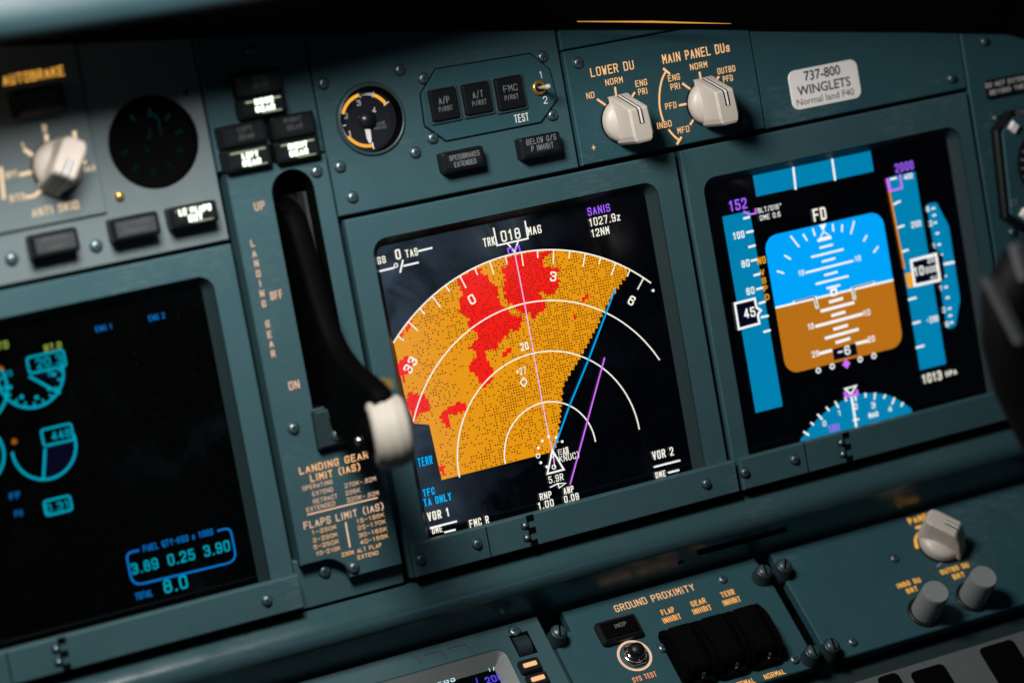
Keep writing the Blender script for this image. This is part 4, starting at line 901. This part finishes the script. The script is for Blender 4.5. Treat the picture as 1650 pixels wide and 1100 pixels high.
# --- engine display symbols
E7 = lambda x, y: (x/3.93, 500+y/3.93)
E8 = lambda x, y: (x/3.143, 750+y/3.143)
h = .004; mb = MB()
def dial(c, rpx, d0, d1, w=.0115, n=40):
    cx, cy = MAIN.at(*c, h); r = math.hypot(MAIN.at(*rpx, h)[0]-cx, MAIN.at(*rpx, h)[1]-cy)
    mb.ribbon(MAIN, [(cx+r*math.cos(math.radians(d0+(d1-d0)*i/n)), cy+r*math.sin(math.radians(d0+(d1-d0)*i/n))) for i in range(n+1)], w, h); return cx, cy, r
cx, cy, r = dial((49, 603), (52, 656.5), 4, -190)
for k in range(11):
    a = math.radians(-4-k*18); mb.ribbon(MAIN, [(cx+q*r*math.cos(a), cy+q*r*math.sin(a)) for q in (.86, 1)], .009, h)
for k in range(5):
    a = math.radians(-12-k*37); mb.poly(MAIN, circ(cx+.72*r*math.cos(a), cy+.72*r*math.sin(a), .010, 10), h)
mb.line(MAIN, [E7(190, 420), E7(375, 522)], .012, h)
dial((71, 720), (70, 772), 8, -182); mb.line(MAIN, [E7(285, 880), E7(275, 1065)], .012, h)
dial((-46, 603+25), (6, 603), 20, -80); dial((-44, 735), (5, 745), 25, -70)
for bx in ((E7(165, 300), E7(403, 250), E7(415, 350), E7(190, 400)), (E7(258, 758), E7(450, 713), E7(465, 815), E7(280, 860)), (E8(222, 180), E8(352, 150), E8(366, 222), E8(233, 253))):
    x0, x1, y0, y1 = qrect(MAIN, bx, h); mb.ribbon(MAIN, rrect(x0, x1, y0, y1, .012, 3), .010, h, 0, True)
part('dial_arcs', mb, 'aqua', ens)
letters(ens, MAIN, [('20.3', E7(238, 372), E7(400, 337), 17), ('448', E7(332, 825), E7(450, 797), 14), ('0.31', E8(236, 240), E8(356, 214), 14),
  ('3.89', E8(672, 550), E8(805, 519), 18), ('0.25', E8(855, 505), E8(990, 474), 18), ('3.90', E8(1038, 460), E8(1168, 430), 18), ('8.0', E8(835, 645), E8(955, 618), 22), ('10', E7(35, 420), E7(78, 412), 9), ('0', E7(308, 418), E7(330, 414), 10)], h+.001, 'aqua', .165, 'readouts')
letters(ens, MAIN, [('ENG 1', (155, 535.5), (181, 529), 9), ('ENG 2', (240.5, 518), (266, 512), 9.5), ('FF', (17, 806), (34, 801), 11), ('FU', (25, 833), (37, 829.5), 10), ('FUEL QTY-KGS x 1000', (231.6, 887.5), (344, 862), 10.5), ('TOTAL', (219.5, 965.7), (246.5, 959.5), 11)], h+.001, 'blue', .16, 'captions')
letters(ens, MAIN, [('97.0', E7(283, 260), E7(392, 240), 11), ('TO', (-4, 564), (14, 560), 12)], h+.001, 'green', .19, 'limit_readouts')
mb = MB(); mb.line(MAIN, [E8(700, 428), E8(638, 443), E8(672, 608), E8(1200, 482), E8(1166, 312), E8(1105, 328)], .009, h, 0, .05); part('fuel_box', mb, 'blue', ens)
mb = MB(); c = MAIN.at(23, 711, h); mb.poly(MAIN, circ(*c, .013, 12), h); part('limit_mark', mb, 'dimamber', ens); mb = MB(); mb.line(MAIN, [E7(0, 365), E7(10, 372)], .02, h); part('limit_mark', mb, 'dimamber', ens)
mb = MB(); c = MAIN.at(49, 603, .003); mb.poly(MAIN, [c]+[(c[0]+.17*math.cos(math.radians(a)), c[1]+.17*math.sin(math.radians(a))) for a in range(-30, 5, 5)], .003); part('dial_sector', mb, 'navy', ens); mb = MB()
c = MAIN.at(71, 720, .003); mb.poly(MAIN, [c]+[(c[0]+.165*math.cos(math.radians(a)), c[1]+.165*math.sin(math.radians(a))) for a in range(-92, 6, 7)], .003); part('dial_sector', mb, 'navy', ens)

# ================================================================== annunciator lights
def annun(name, label, cat, q, rows, lit=False, group=None, h0=ZP, h1=.15, lens='lens', housing='black', ink='dimink', F=MAIN, bars=True, wt=.15):
    x0, x1, y0, y1 = qrect(F, q, h1)
    t = thing(name, label, cat, F.p3((x0+x1)/2, y0, h0), group)
    mb = MB(); mb.prism(F, rrect(x0, x1, y0, y1, .014, 3), h0-.004, h1, .012); part('housing', mb, housing, t)
    g = .018
    mb = MB(); mb.prism(F, rrect(x0+g, x1-g, y0+g, y1-g, .008, 3), h1-.01, h1+.006, .004); ln = part('lens', mb, lens, t)
    if lit and bars:
        mb = MB()
        mb.prism(F, rect(x0+g*1.5, x1-g*1.6, y1-g*1.28, y1-g*.85), h1-.004, h1+.008); mb.prism(F, rect((x0*.55+x1*.45), x1-g*1.8, y0+g*.85, y0+g*1.15), h1-.004, h1+.008)
        part('edge_glow', mb, 'lampdim', ln)
    if rows:
        letters(ln, F, rows, h1+.0085, 'lamp' if lit else ink, wt if not lit else .27, 'legend')
    return t
GRP = 'landing gear lights above the lever'
annun('gear_light', 'unlit upper half of the nose gear light, topmost of its stack', 'indicator light', ((377.6, 121), (452.7, 107), (459, 146), (386, 159)), [('NOSE', (407, 131), (431, 126.5), 8), ('GEAR', (409, 142.5), (433, 138), 8)], group=GRP)
annun('gear_light', 'lit green light reading NOSE GEAR, above the two other lit gear lights', 'indicator light', ((386, 161), (459, 147.5), (465, 180), (391, 194.5)), [('NOSE', (411.5, 170), (441, 164), 9.5), ('GEAR', (413, 182), (443.5, 176), 9.5)], True, GRP)
annun('gear_light', 'unlit dark light above the lit LEFT GEAR light', 'indicator light', ((353.5, 205), (427, 191.5), (434, 228), (360, 242)), [('LEFT', (384, 214), (406, 210), 8), ('GEAR', (386, 226), (410, 222), 8)], group=GRP)
annun('gear_light', 'lit green light reading LEFT GEAR', 'indicator light', ((361, 244), (434, 230), (442.5, 266), (367, 281)), [('LEFT', (391, 257), (416.5, 252), 9.5), ('GEAR', (392, 269), (421, 263), 9.5)], True, GRP)
annun('gear_light', 'unlit dark light above the lit RIGHT GEAR light', 'indicator light', ((436, 190.5), (505, 177), (513, 215), (443, 228.5)), [('RIGHT', (458, 199.5), (486, 194), 8), ('GEAR', (463, 210.5), (488, 206), 8)], group=GRP)
annun('gear_light', 'lit green light reading RIGHT GEAR, below and right of the nose gear light', 'indicator light', ((443.5, 230), (513.5, 217), (519, 251.5), (448, 266.5)), [('RIGHT', (465.5, 242), (495.5, 236), 9.5), ('GEAR', (468, 253.5), (497, 247.5), 9.5)], True, GRP)
annun('flap_light', 'lit green light reading LE FLAPS EXT, left of the gear lever panel', 'indicator light', ((272, 336.7), (347.5, 321), (355, 354.5), (279, 372)), [('LE FLAPS', (289.6, 348.5), (340.5, 338), 10.5), ('EXT', (305.4, 358), (327, 353), 10.5)], True)
annun('caution_light', 'grey unlit light, first one left of the lit LE FLAPS EXT light', 'indicator light', ((178, 354.5), (254.5, 339), (261, 376), (184.5, 392.7)), [('LE FLAPS', (198, 366), (240, 357.5), 8), ('TRANSIT', (200, 378), (240, 370), 8)], lens='lens_grey', group='grey unlit lights above the engine display')
annun('caution_light', 'grey unlit light at far left below the autobrake panel', 'indicator light', ((48.4, 380), (124.7, 365), (131, 403), (53.5, 419.4)), [('ANTISKID', (68, 391.5), (108, 383.5), 8), ('INOP', (82, 403), (104, 398.5), 8)], lens='lens_grey', group='grey unlit lights above the engine display')
annun('caution_light', 'black unlit light directly under the glowing AUTOBRAKE lettering', 'indicator light', ((17.8, 147), (103, 134), (108, 177), (26.7, 191)), [('AUTO BRAKE', (36, 162), (92, 152.5), 7), ('DISARM', (47, 174), (86, 167), 7)], h0=ZP+.018, h1=.17)
annun('caution_light', 'black unlit light reading SPEEDBRAKES EXTENDED', 'indicator light', ((711.5, 247), (779, 234), (785, 267), (717.5, 280.5)), [('SPEEDBRAKES', (725, 259.6), (773, 250.5), 8.5), ('EXTENDED', (733, 270), (767.5, 263.3), 8.5)], ink='greyink', wt=.13, h1=.13)
annun('caution_light', 'black unlit light reading BELOW G/S P INHIBIT', 'indicator light', ((837.5, 224.5), (902, 210.5), (908.5, 245.6), (844, 259.6)), [('BELOW G/S', (849, 234), (896.5, 225.5), 9.5), ('P INHIBIT', (857, 245), (892.5, 238), 9.5)], ink='greyink', wt=.13, h1=.13)

# ================================================================== knobs
def xf(F, cx, cy, ang):
    c, s_ = math.cos(ang), math.sin(ang)
    return lambda a, b, hh: F.p3(cx+a*c-b*s_, cy+a*s_+b*c, hh)      # b points along the pointer
def bar_knob(name, label, F, cx, cy, h0, ang, r=.112, H=.215, group=None, stripe=False):
    t = thing(name, label, 'knob', F.p3(cx, cy, h0), group)
    mb = MB(); mb.lathe(F, cx, cy, [(r*1.03, h0), (r*1.04, h0+.012), (r*1.03, h0+.014)], 40); part('shadow_ring', mb, 'black', t)
    mb = MB(); mb.lathe(F, cx, cy, [(r*1.0, h0+.012), (r*1.0, h0+.040), (r*.97, h0+.052), (r*.80, h0+.066), (r*.3, h0+.09)], 40); part('skirt', mb, 'cream', t)
    T = xf(F, cx, cy, ang); mb = MB()
    # grip bar: section across the pointer at several stations, ramped at the pointer end
    st = [(1.14, .012, .010, .048), (1.08, .030, .022, .050), (.80, .115, .105, .052), (.50, H-.012, H-.022, .054), (.40, H-.001, H-.012, .055), (-.2, H, H-.009, .056), (-.70, H, H-.009, .056), (-.92, H-.001, H-.010, .050), (-1.02, H-.006, H-.016, .040), (-1.06, H-.016, H-.03, .030)]
    rings = []
    for b, top_, sh, w_ in st:
        base = h0+min(.030, top_-.006); b2 = b*r
        prof = [(-w_*1.16, base), (-w_*1.04, h0+sh*.62), (-w_, h0+sh), (-w_*.80, h0+top_), (w_*.80, h0+top_), (w_, h0+sh), (w_*1.04, h0+sh*.62), (w_*1.16, base)]
        rings.append([T(a, b2, hh) for a, hh in prof])
    mb.loft(rings, 0, False, False, False); mb.add(rings[0], [tuple(range(8))]); mb.add(rings[-1], [tuple(reversed(range(8)))])
    part('grip', mb, 'cream', t)
    mb = MB()
    def strip(w_, lift, mi):
        pts = [(1.10, .024), (.80, .115), (.50, H-.012), (.40, H-.001), (-.20, H)]
        for (b0, z0), (b1, z1) in zip(pts, pts[1:]):
            mb.add([T(-w_, b0*r, h0+z0+lift), T(w_, b0*r, h0+z0+lift), T(w_, b1*r, h0+z1+lift), T(-w_, b1*r, h0+z1+lift)], [(0, 1, 2, 3)], mi)
    strip(.013, .0035, 0); strip(.0058, .0050, 1)
    part('pointer_line', mb, ['black', 'mark'], t)
    return t
HK = HS
bar_knob('selector_knob', 'cream pointer knob under the LOWER DU lettering', MAIN, .665, 1.540, HK, math.radians(2), group='cream pointer knobs')
kx = 1.150
bar_knob('selector_knob', 'cream pointer knob under the MAIN PANEL DUs lettering', MAIN, kx, 1.543, HK, math.radians(2), group='cream pointer knobs')
kx, ky = MAIN.at(51, 276, HA); kx += .118
bar_knob('selector_knob', 'blurred cream autobrake knob above ANTI SKID, pointing down to the left', MAIN, kx, MAIN.at(83, 269, HA)[1], HA, math.radians(148), r=.116, group='cream pointer knobs')

# ================================================================== landing gear lever
t = thing('gear_lever', 'black landing gear lever with a white wheel shaped knob, set down', 'lever', (-1.1, .5, 0))
prof = [(1.50, -.10), (1.46, .02), (1.40, .09), (1.25, .14), (1.10, .18), (.98, .22), (.86, .27), (.775, .34), (.715, .45), (.675, .56), (.645, .68), (.60, .80), (.44, .82), (.36, .74), (.31, .66), (.295, .52), (.315, .36), (.36, .22), (.42, .06), (.47, -.15), (1.0, -.16)]
prof = fillet(prof, .05, True, 3); mb = MB(); xs_ = ((-1.150, .018), (-1.140, .006), (-1.128, 0), (-1.072, 0), (-1.060, .006), (-1.050, .018))
pc = ccw([(y, z) for y, z in prof])
mb.loft([[Vector((x, y, z)) for y, z in inset(pc, d)] for x, d in xs_], 0, True)
for x, d, fl in ((-1.150, .018, 1), (-1.050, .018, 0)):
    lp = inset(pc, d); tri = tessellate_polygon([[Vector((a, b, 0)) for a, b in lp]])
    mb.add([Vector((x, a, b)) for a, b in lp], [tuple(q) for q in tri])
part('arm', mb, 'lever', t)
class AX: pass
WX = Frame((-1.075, .435, .765), (0, 1, 0), (0, 0, 1))
def xlathe(mb, c, prof, n=40, mi=0, yaw=0):
    rings = []
    for a, r in prof:
        ring = []
        for j in range(n):
            q = 2*math.pi*j/n; v = Vector((a, r*math.cos(q), r*math.sin(q)))
            v = Matrix.Rotation(yaw, 3, 'Y') @ v; ring.append(Vector(c)+v)
        rings.append(ring)
    mb.loft(rings, mi, True)
wc = (-1.078, .398, .735); R_ = .170
mb = MB(); pr = [(-.060, .02), (-.062, .085), (-.076, .098), (-.085, .112)]
for i in range(17):
    a = math.radians(176-i*10.75); c_ = math.cos(a); dip = .0050 if i in (5, 8, 11) else 0
    pr.append((.088*math.copysign(abs(c_)**.88, c_), .112+(R_-.112)*math.sin(a)**.82-dip))
pr += [(.085, .112), (.076, .098), (.062, .085), (.060, .02)]
xlathe(mb, wc, pr, 48, 0, math.radians(-15)); part('wheel_knob', mb, 'tyre', t)
mb = MB(); xlathe(mb, wc, [(-.125, .0001), (-.125, .075), (-.075, .095), (.075, .09)], 32, 0, math.radians(-15)); hb_ = part('hub', mb, 'lever', t)
q = (-1.152, .362, .535); mb = MB(); xlathe(mb, q, [(-.022, .0001), (-.024, .010), (-.020, .016), (-.012, .018), (.01, .018)], 20); part('pin', mb, 'chrome', t)
mb = MB(); mb.loft([[Vector((-1.04+x, .60+y, z)) for x, y in ((-.02, -.01), (.02, -.01), (.02, .03), (-.02, .03))] for z in (.62, .74)], 0, False, True, True); part('trigger', mb, 'brass', t)

# ================================================================== lower sloping panel
HB = .0
gp = plate2('ground_proximity_panel', 'teal panel plate lettered GROUND PROXIMITY', 'panel', [(.78, -.004), (.78, -.03), (.80, -.09), (.80, -.69), (-.45, -.69), (-.45, -.12), (-.335, -.12), (-.335, -.004)], mat='paint_shaded', F=LOW, h0=-.06, h1=0)
Q1 = lambda x, y: (780+x/3.93, 880+y/3.93)
Q2 = lambda x, y: (1000+x/3.93, 830+y/3.93)
hh = .003
letters(gp, LOW, [('GROUND PROXIMITY', Q1(838, 416), Q1(1340, 276), 12)], hh, 'leg', .15, 'heading')
letters(gp, LOW, [('FLAP', Q1(1132, 437), Q1(1210, 413), 9.6), ('INHIBIT', Q1(1142, 487), Q1(1253, 456), 9.6), ('GEAR', Q1(1320, 382), Q1(1410, 357), 9.6), ('INHIBIT', Q1(1330, 430), Q1(1447, 400), 9.6), ('TERR', Q1(1510, 324), Q1(1592, 302), 9.6), ('INHIBIT', Q1(1522, 374), Q1(1632, 347), 9.6),
   ('NORMAL', (1233.5, 1094), (1267, 1084.5), 9), ('NORMAL', (1184, 1108.5), (1218, 1098.5), 9)], hh, 'lego', .165)
letters(gp, LOW, [('SYS TEST', (1021.5, 1099), (1059.5, 1088.5), 9)], hh, 'legr', .17)
for px in (Q2(645, 405), Q2(265, 840), Q2(1100, 913)): screw(gp, LOW, px, 0, .024)
def fastener(parent, px):
    x, y = LOW.at(*px, .085); mb = MB()
    mb.lathe(LOW, x, y, [(.050, -.05), (.050, .012), (.044, .016), (.044, .065), (.038, .074), (.034, .074)], 24, 0)
    mb.lathe(LOW, x, y, [(.034, .070), (.033, .078), (.028, .084), (1e-7, .086)], 24, 1)
    a = random.uniform(1.0, 1.6); d = Vector((math.cos(a), math.sin(a)))*.026; mb.ribbon(LOW, [Vector((x, y))-d, Vector((x, y))+d], .010, .088, 2)
    part('fastener', mb, ['fast', 'ring', 'matte'], parent)
for px in (Q1(478, 528), Q2(915, 340), Q2(1225, 850)): fastener(gp, px)
annun('caution_light', 'black unlit light reading INOP below the GROUND PROXIMITY lettering', 'indicator light', ((959.4, 1003), (1023, 983), (1038, 1017), (974, 1037.5)), [('INOP', Q1(833, 518), Q1(905, 497), 7)], F=LOW, h0=0, h1=.04, lens='matte', ink='greyink', wt=.12)
cx, cy = LOW.at(1022.5, 1055.5, .004); t = thing('system_test_button', 'small round chrome and black push button ringed in white above SYS TEST', 'button', LOW.p3(cx, cy, 0))
mb = MB(); mb.ribbon(LOW, circ(cx, cy, .083, 48), .013, .004, 0, True); part('ring_mark', mb, 'legw', t)
mb = MB(); mb.lathe(LOW, cx, cy, [(.066, 0), (.066, .014), (.056, .018)], 6); mb.lathe(LOW, cx, cy, [(.05, .01), (.05, .03), (.042, .034)], 30); part('collar', mb, 'chrome', t)
mb = MB(); mb.lathe(LOW, cx, cy, [(.040, .03), (.040, .062), (.034, .074), (.018, .082), (1e-7, .084)], 30); part('cap', mb, 'black', t)
# guarded switches
for k, (nm, px) in enumerate((('FLAP', (1127, 1046)), ('GEAR', (1180, 1030)), ('TERR', (1232, 1014)))):
    cx, cy = LOW.at(*px, .10); cx -= .035; w_ = .086
    t = thing('switch_guard', 'black flip guard over the %s INHIBIT switch' % nm, 'switch guard', LOW.p3(cx, cy-.2, 0), 'black switch guards of the ground proximity panel')
    mb = MB(); mb.prism(LOW, rrect(cx-w_, cx+w_, -.62, -.275, .02, 3), -.01, .03, .006); part('guard_base', mb, 'matte', t)
    mb = MB()
    for sx in (-1, 1):
        prof = fillet([(-.60, .02), (-.28, .02), (-.29, .07), (-.38, .125), (-.54, .125), (-.60, .07)], .04, True, 4)
        x0 = cx+sx*w_*.90; pl = ccw(prof)
        mb.loft([[LOW.p3(x0+d, y, z) for y, z in pl] for d in (-.010, .010)], 0, False)
        for d in (-.010, .010):
            tri = tessellate_polygon([[Vector((a, b, 0)) for a, b in pl]]); mb.add([LOW.p3(x0+d, a, b) for a, b in pl], [tuple(q) for q in tri])
    part('guard_cheeks', mb, 'matte', t)
    mb = MB(); mb.prism(LOW, rrect(cx-w_*.78, cx+w_*.78, -.57, -.30, .02, 3), .03, .105, .02); part('guard_cover', mb, 'matte', t)
    mb = MB(); mb.lathe(LOW, cx, -.595, [(.010, .06), (.010, .095), (1e-7, .10)], 10); part('pin', mb, 'chrome', t)

bp = plate2('brightness_panel', 'dark teal panel plate with amber dimmer lettering', 'panel', [(2.55, -.004), (.875, -.004), (.875, -.62), (.945, -.62), (.945, -.69), (2.5, -.69)], mat='paint_shaded', F=LOW, h0=-.06, h1=0)
for px in (Q2(1042, 305), Q2(1345, 810)): fastener(bp, px)
for px in (Q2(1468, 800), (1441, 899)): screw(bp, LOW, px, 0, .024)
Q3 = lambda x, y: (1300+x/3.236, 760+y/3.236)
letters(bp, LOW, [('PANEL', Q3(540, 275), Q3(660, 238), 11), ('OUTBD DU', Q3(705, 535), Q3(850, 495), 8.5), ('BRT', Q3(770, 560), Q3(828, 543), 8.5), ('INBD DU', Q3(478, 608), Q3(598, 572), 8.5), ('BRT', Q3(528, 634), Q3(583, 617), 8.5)], hh, 'legy', .22)
letters(bp, LOW, [('OFF', Q3(627, 515), Q3(672, 500), 6.5)], hh, 'dimink', .16)
mb = MB(); mb.line(LOW, [Q3(573, 290), Q3(600, 282)], .016, hh); mb.line(LOW, [Q3(582, 325), Q3(567, 350), Q3(574, 390)], .020, hh, 0, .05); part('tick_marks', mb, 'legy', bp)
mb = MB(); mb.line(LOW, [Q3(680, 490), Q3(695, 482), Q3(699, 468)], .012, hh, 0, .03); part('off_tick', mb, 'greyink', bp)
kx, ky = LOW.at(1513, 876, 0)
bar_knob('selector_knob', 'cream pointer knob on the dark lower panel at right', LOW, kx, ky, .002, math.radians(-139), r=.118, H=.18, group='cream pointer knobs')
for px, lab in (((1490, 986), 'grey ribbed dimmer knob next to the INBD DU lettering'), ((1567, 962), 'grey ribbed dimmer knob next to the OUTBD DU lettering, farther right')):
    cx, cy = LOW.at(*px, 0); t = thing('dimmer_knob', lab, 'knob', LOW.p3(cx, cy, 0), 'grey round dimmer knobs')
    mb = MB(); mb.lathe(LOW, cx, cy, [(.092, 0), (.092, .008), (.082, .010)], 32); part('washer', mb, 'black', t)
    mb = MB(); n = 72; rings = []
    for r, z in ((.074, .008), (.072, .10), (.069, .185), (.064, .195)):
        rings.append([LOW.p3(cx+(r-(.0018 if j % 2 else 0)*(z < .19))*math.cos(2*math.pi*j/n), cy+(r-(.0018 if j % 2 else 0)*(z < .19))*math.sin(2*math.pi*j/n), z) for j in range(n)])
    mb.loft(rings, 0, False); mb.add(rings[-1], [tuple(range(n))]); part('body', mb, 'grey', t)

# ================================================================== control display unit at the bottom
t = thing('control_display_unit', 'flight computer keypad unit with a small screen at the bottom edge', 'control unit', LOW.p3(-1.1, -.6, 0))
S0 = lambda x, y: (680+x/6.875, 1000+y/6.875)
sx1, sy1 = LOW.at(*S0(905, 430), -.02); scr = rrect(-1.85, sx1, -.9, sy1, .03, 5)
ox1, oy1 = LOW.at(*S0(880, 305), .02); op = rrect(-1.95, ox1+.01, -1.0, oy1, .05, 6)
mb = MB(); mb.prism(LOW, [(-.475, -1.1), (-.475, .002), (-2.4, .002), (-2.4, -1.1)], -.06, .02, .008, 0, [op]); part('body', mb, 'paint', t)
mb = MB(); mb.loft([[LOW.p3(x, y, .02) for x, y in ccw(op)], [LOW.p3(x, y, .018) for x, y in inset(ccw(op), .004)], [LOW.p3(x, y, -.02) for x, y in inset(ccw(op), .075)]], 0, True); part('screen_rim', mb, 'keypad', t)
mb = MB(); mb.poly(LOW, [(-1.9, -.98), (ox1, -.98), (ox1, oy1), (-1.9, oy1)], -.0195); sc = part('screen', mb, 'screen', t)
letters(sc, LOW, [('1/2', S0(735, 560), S0(885, 522), 8), ('LEGS', S0(110, 735), S0(378, 668), 11)], -.016, 'cduw', .2, 'page_title')
letters(sc, LOW, [('2000', S0(722, 695), S0(970, 632), 12), ('/', S0(615, 712), S0(640, 700), 12)], -.016, 'violet', .2, 'altitude_entry')
for q in ((844, 1073.5), (856.7, 1096)):
    a = LOW.at(q[0], q[1], .045); mb = MB()
    mb.prism(LOW, rrect(a[0]-.02, a[0]+.092, a[1]-.035, a[1]+.040, .014, 3), .015, .045, .008); ky_ = part('line_key', mb, 'black', t)
    mb = MB(); mb.prism(LOW, rrect(a[0], a[0]+.072, a[1]-.008, a[1]+.016, .006, 3), .04, .049, .002); part('key_bar', mb, 'keylit', ky_)
cx, cy = LOW.at(841, 1033, .03); mb = MB(); mb.prism(LOW, rect(cx-.045, cx+.055, cy-.075, cy+.055), .015, .0225); part('wheel_slot', mb, 'matte', t)
mb = MB(); xl = []
for d in (-.04, .03):
    xl.append([LOW.p3(cx+d, cy-.02+.06*math.cos(a), .0+.06*math.sin(a)) for a in [k*math.pi/12 for k in range(24)]])
mb.loft(xl, 0, True, True, True); part('brightness_wheel', mb, 'fast', t)
screw(t, LOW, (829, 1017), .02, .028)
mb = MB()
for a in ([(20, 370), (225, 325), (272, 400)], [(290, 298), (490, 250), (535, 325)], [(-120, 405), (-40, 388), (-5, 460)]): mb.line(LOW, [S0(*q) for q in a], .008, .022, 0, .02)
part('engraved_marks', mb, 'groove', t)
mb = MB(); mb.prism(LOW, rect(-.47, -.455, -1.0, -.12), -.06, -.02); part('side_rail', mb, 'chamfer', t)

# keypad unit at the lower right
t = thing('keypad_unit', 'grey keypad with black rounded keys at the bottom right corner', 'keypad', LOW.p3(1.6, -1.3, 0))
mb = MB(); mb.prism(LOW, rect(.7, 3.0, -1.6, -.845), -.03, .03, .008); part('body', mb, 'keypad', t)
R0 = lambda x, y: (1400+x/6.6, 1000+y/6.6)
for x0, x1, yt in ((60, 290, 545), (400, 790, 470), (1130, 1530, 215)):
    a = LOW.at(*R0(x0, yt+30), .034); b = LOW.at(*R0(x1, yt-30), .034)
    y_ = LOW.at(*R0((x0+x1)/2, yt+25), .034)[1]
    mb = MB(); mb.prism(LOW, rrect(a[0], b[0], y_-.42, y_, .03, 4), .025, .034, .004); part('key', mb, 'matte', t)
mb = MB(); mb.prism(LOW, rect(.2, 3.2, -.84, -.70), -.20, -.10, .005)
single('lower_rail', mb, 'chamfer', 'dark rail in the gap between the lower panel and the keypad', 'rail', LOW.p3(1.5, -.84, -.2))

# ================================================================== control yoke at the right edge
def yokept(u, v, z): x, y = MAIN.at(u, v, z); return Vector((x, y, z))
t = thing('control_yoke', 'out of focus black control yoke horn at the right edge', 'yoke', yokept(1640, 700, 1.3))
path = [(yokept(1700, 390, 2.4), .09), (yokept(1653, 430, 2.4), .12), (yokept(1628, 482, 2.35), .128), (yokept(1628, 545, 2.3), .128), (yokept(1648, 612, 2.25), .135), (yokept(1692, 690, 2.2), .15), (yokept(1745, 800, 2.2), .16), (yokept(1790, 980, 2.2), .20), (yokept(1800, 1250, 2.1), .24)]
mb = MB(); rings = []; n = 24
for i, (p, r) in enumerate(path):
    d = (path[min(i+1, len(path)-1)][0]-path[max(i-1, 0)][0]).normalized(); a = d.cross(Vector((0, 0, 1))).normalized(); b = d.cross(a)
    rings.append([p+(a*math.cos(2*math.pi*j/n)+b*math.sin(2*math.pi*j/n))*r for j in range(n)])
mb.loft(rings, 0, True, True, True); part('horn', mb, 'yoke', t)
mb = MB(); P = [yokept(*q, 2.59) for q in ((1590, 448), (1605, 448), (1652, 545), (1645, 555))]; Q = [p-Vector((0, 0, .05)) for p in P]
mb.loft([Q, P], 0, False, True, True); part('clip_strip', mb, 'strip', t)
mb = MB(); P = [yokept(*q, 2.62) for q in ((1636, 396), (1650, 392), (1668, 440), (1652, 452))]; Q = [p-Vector((0, 0, .05)) for p in P]
mb.loft([Q, P], 0, False, True, True); part('clip_end', mb, 'strip', t)
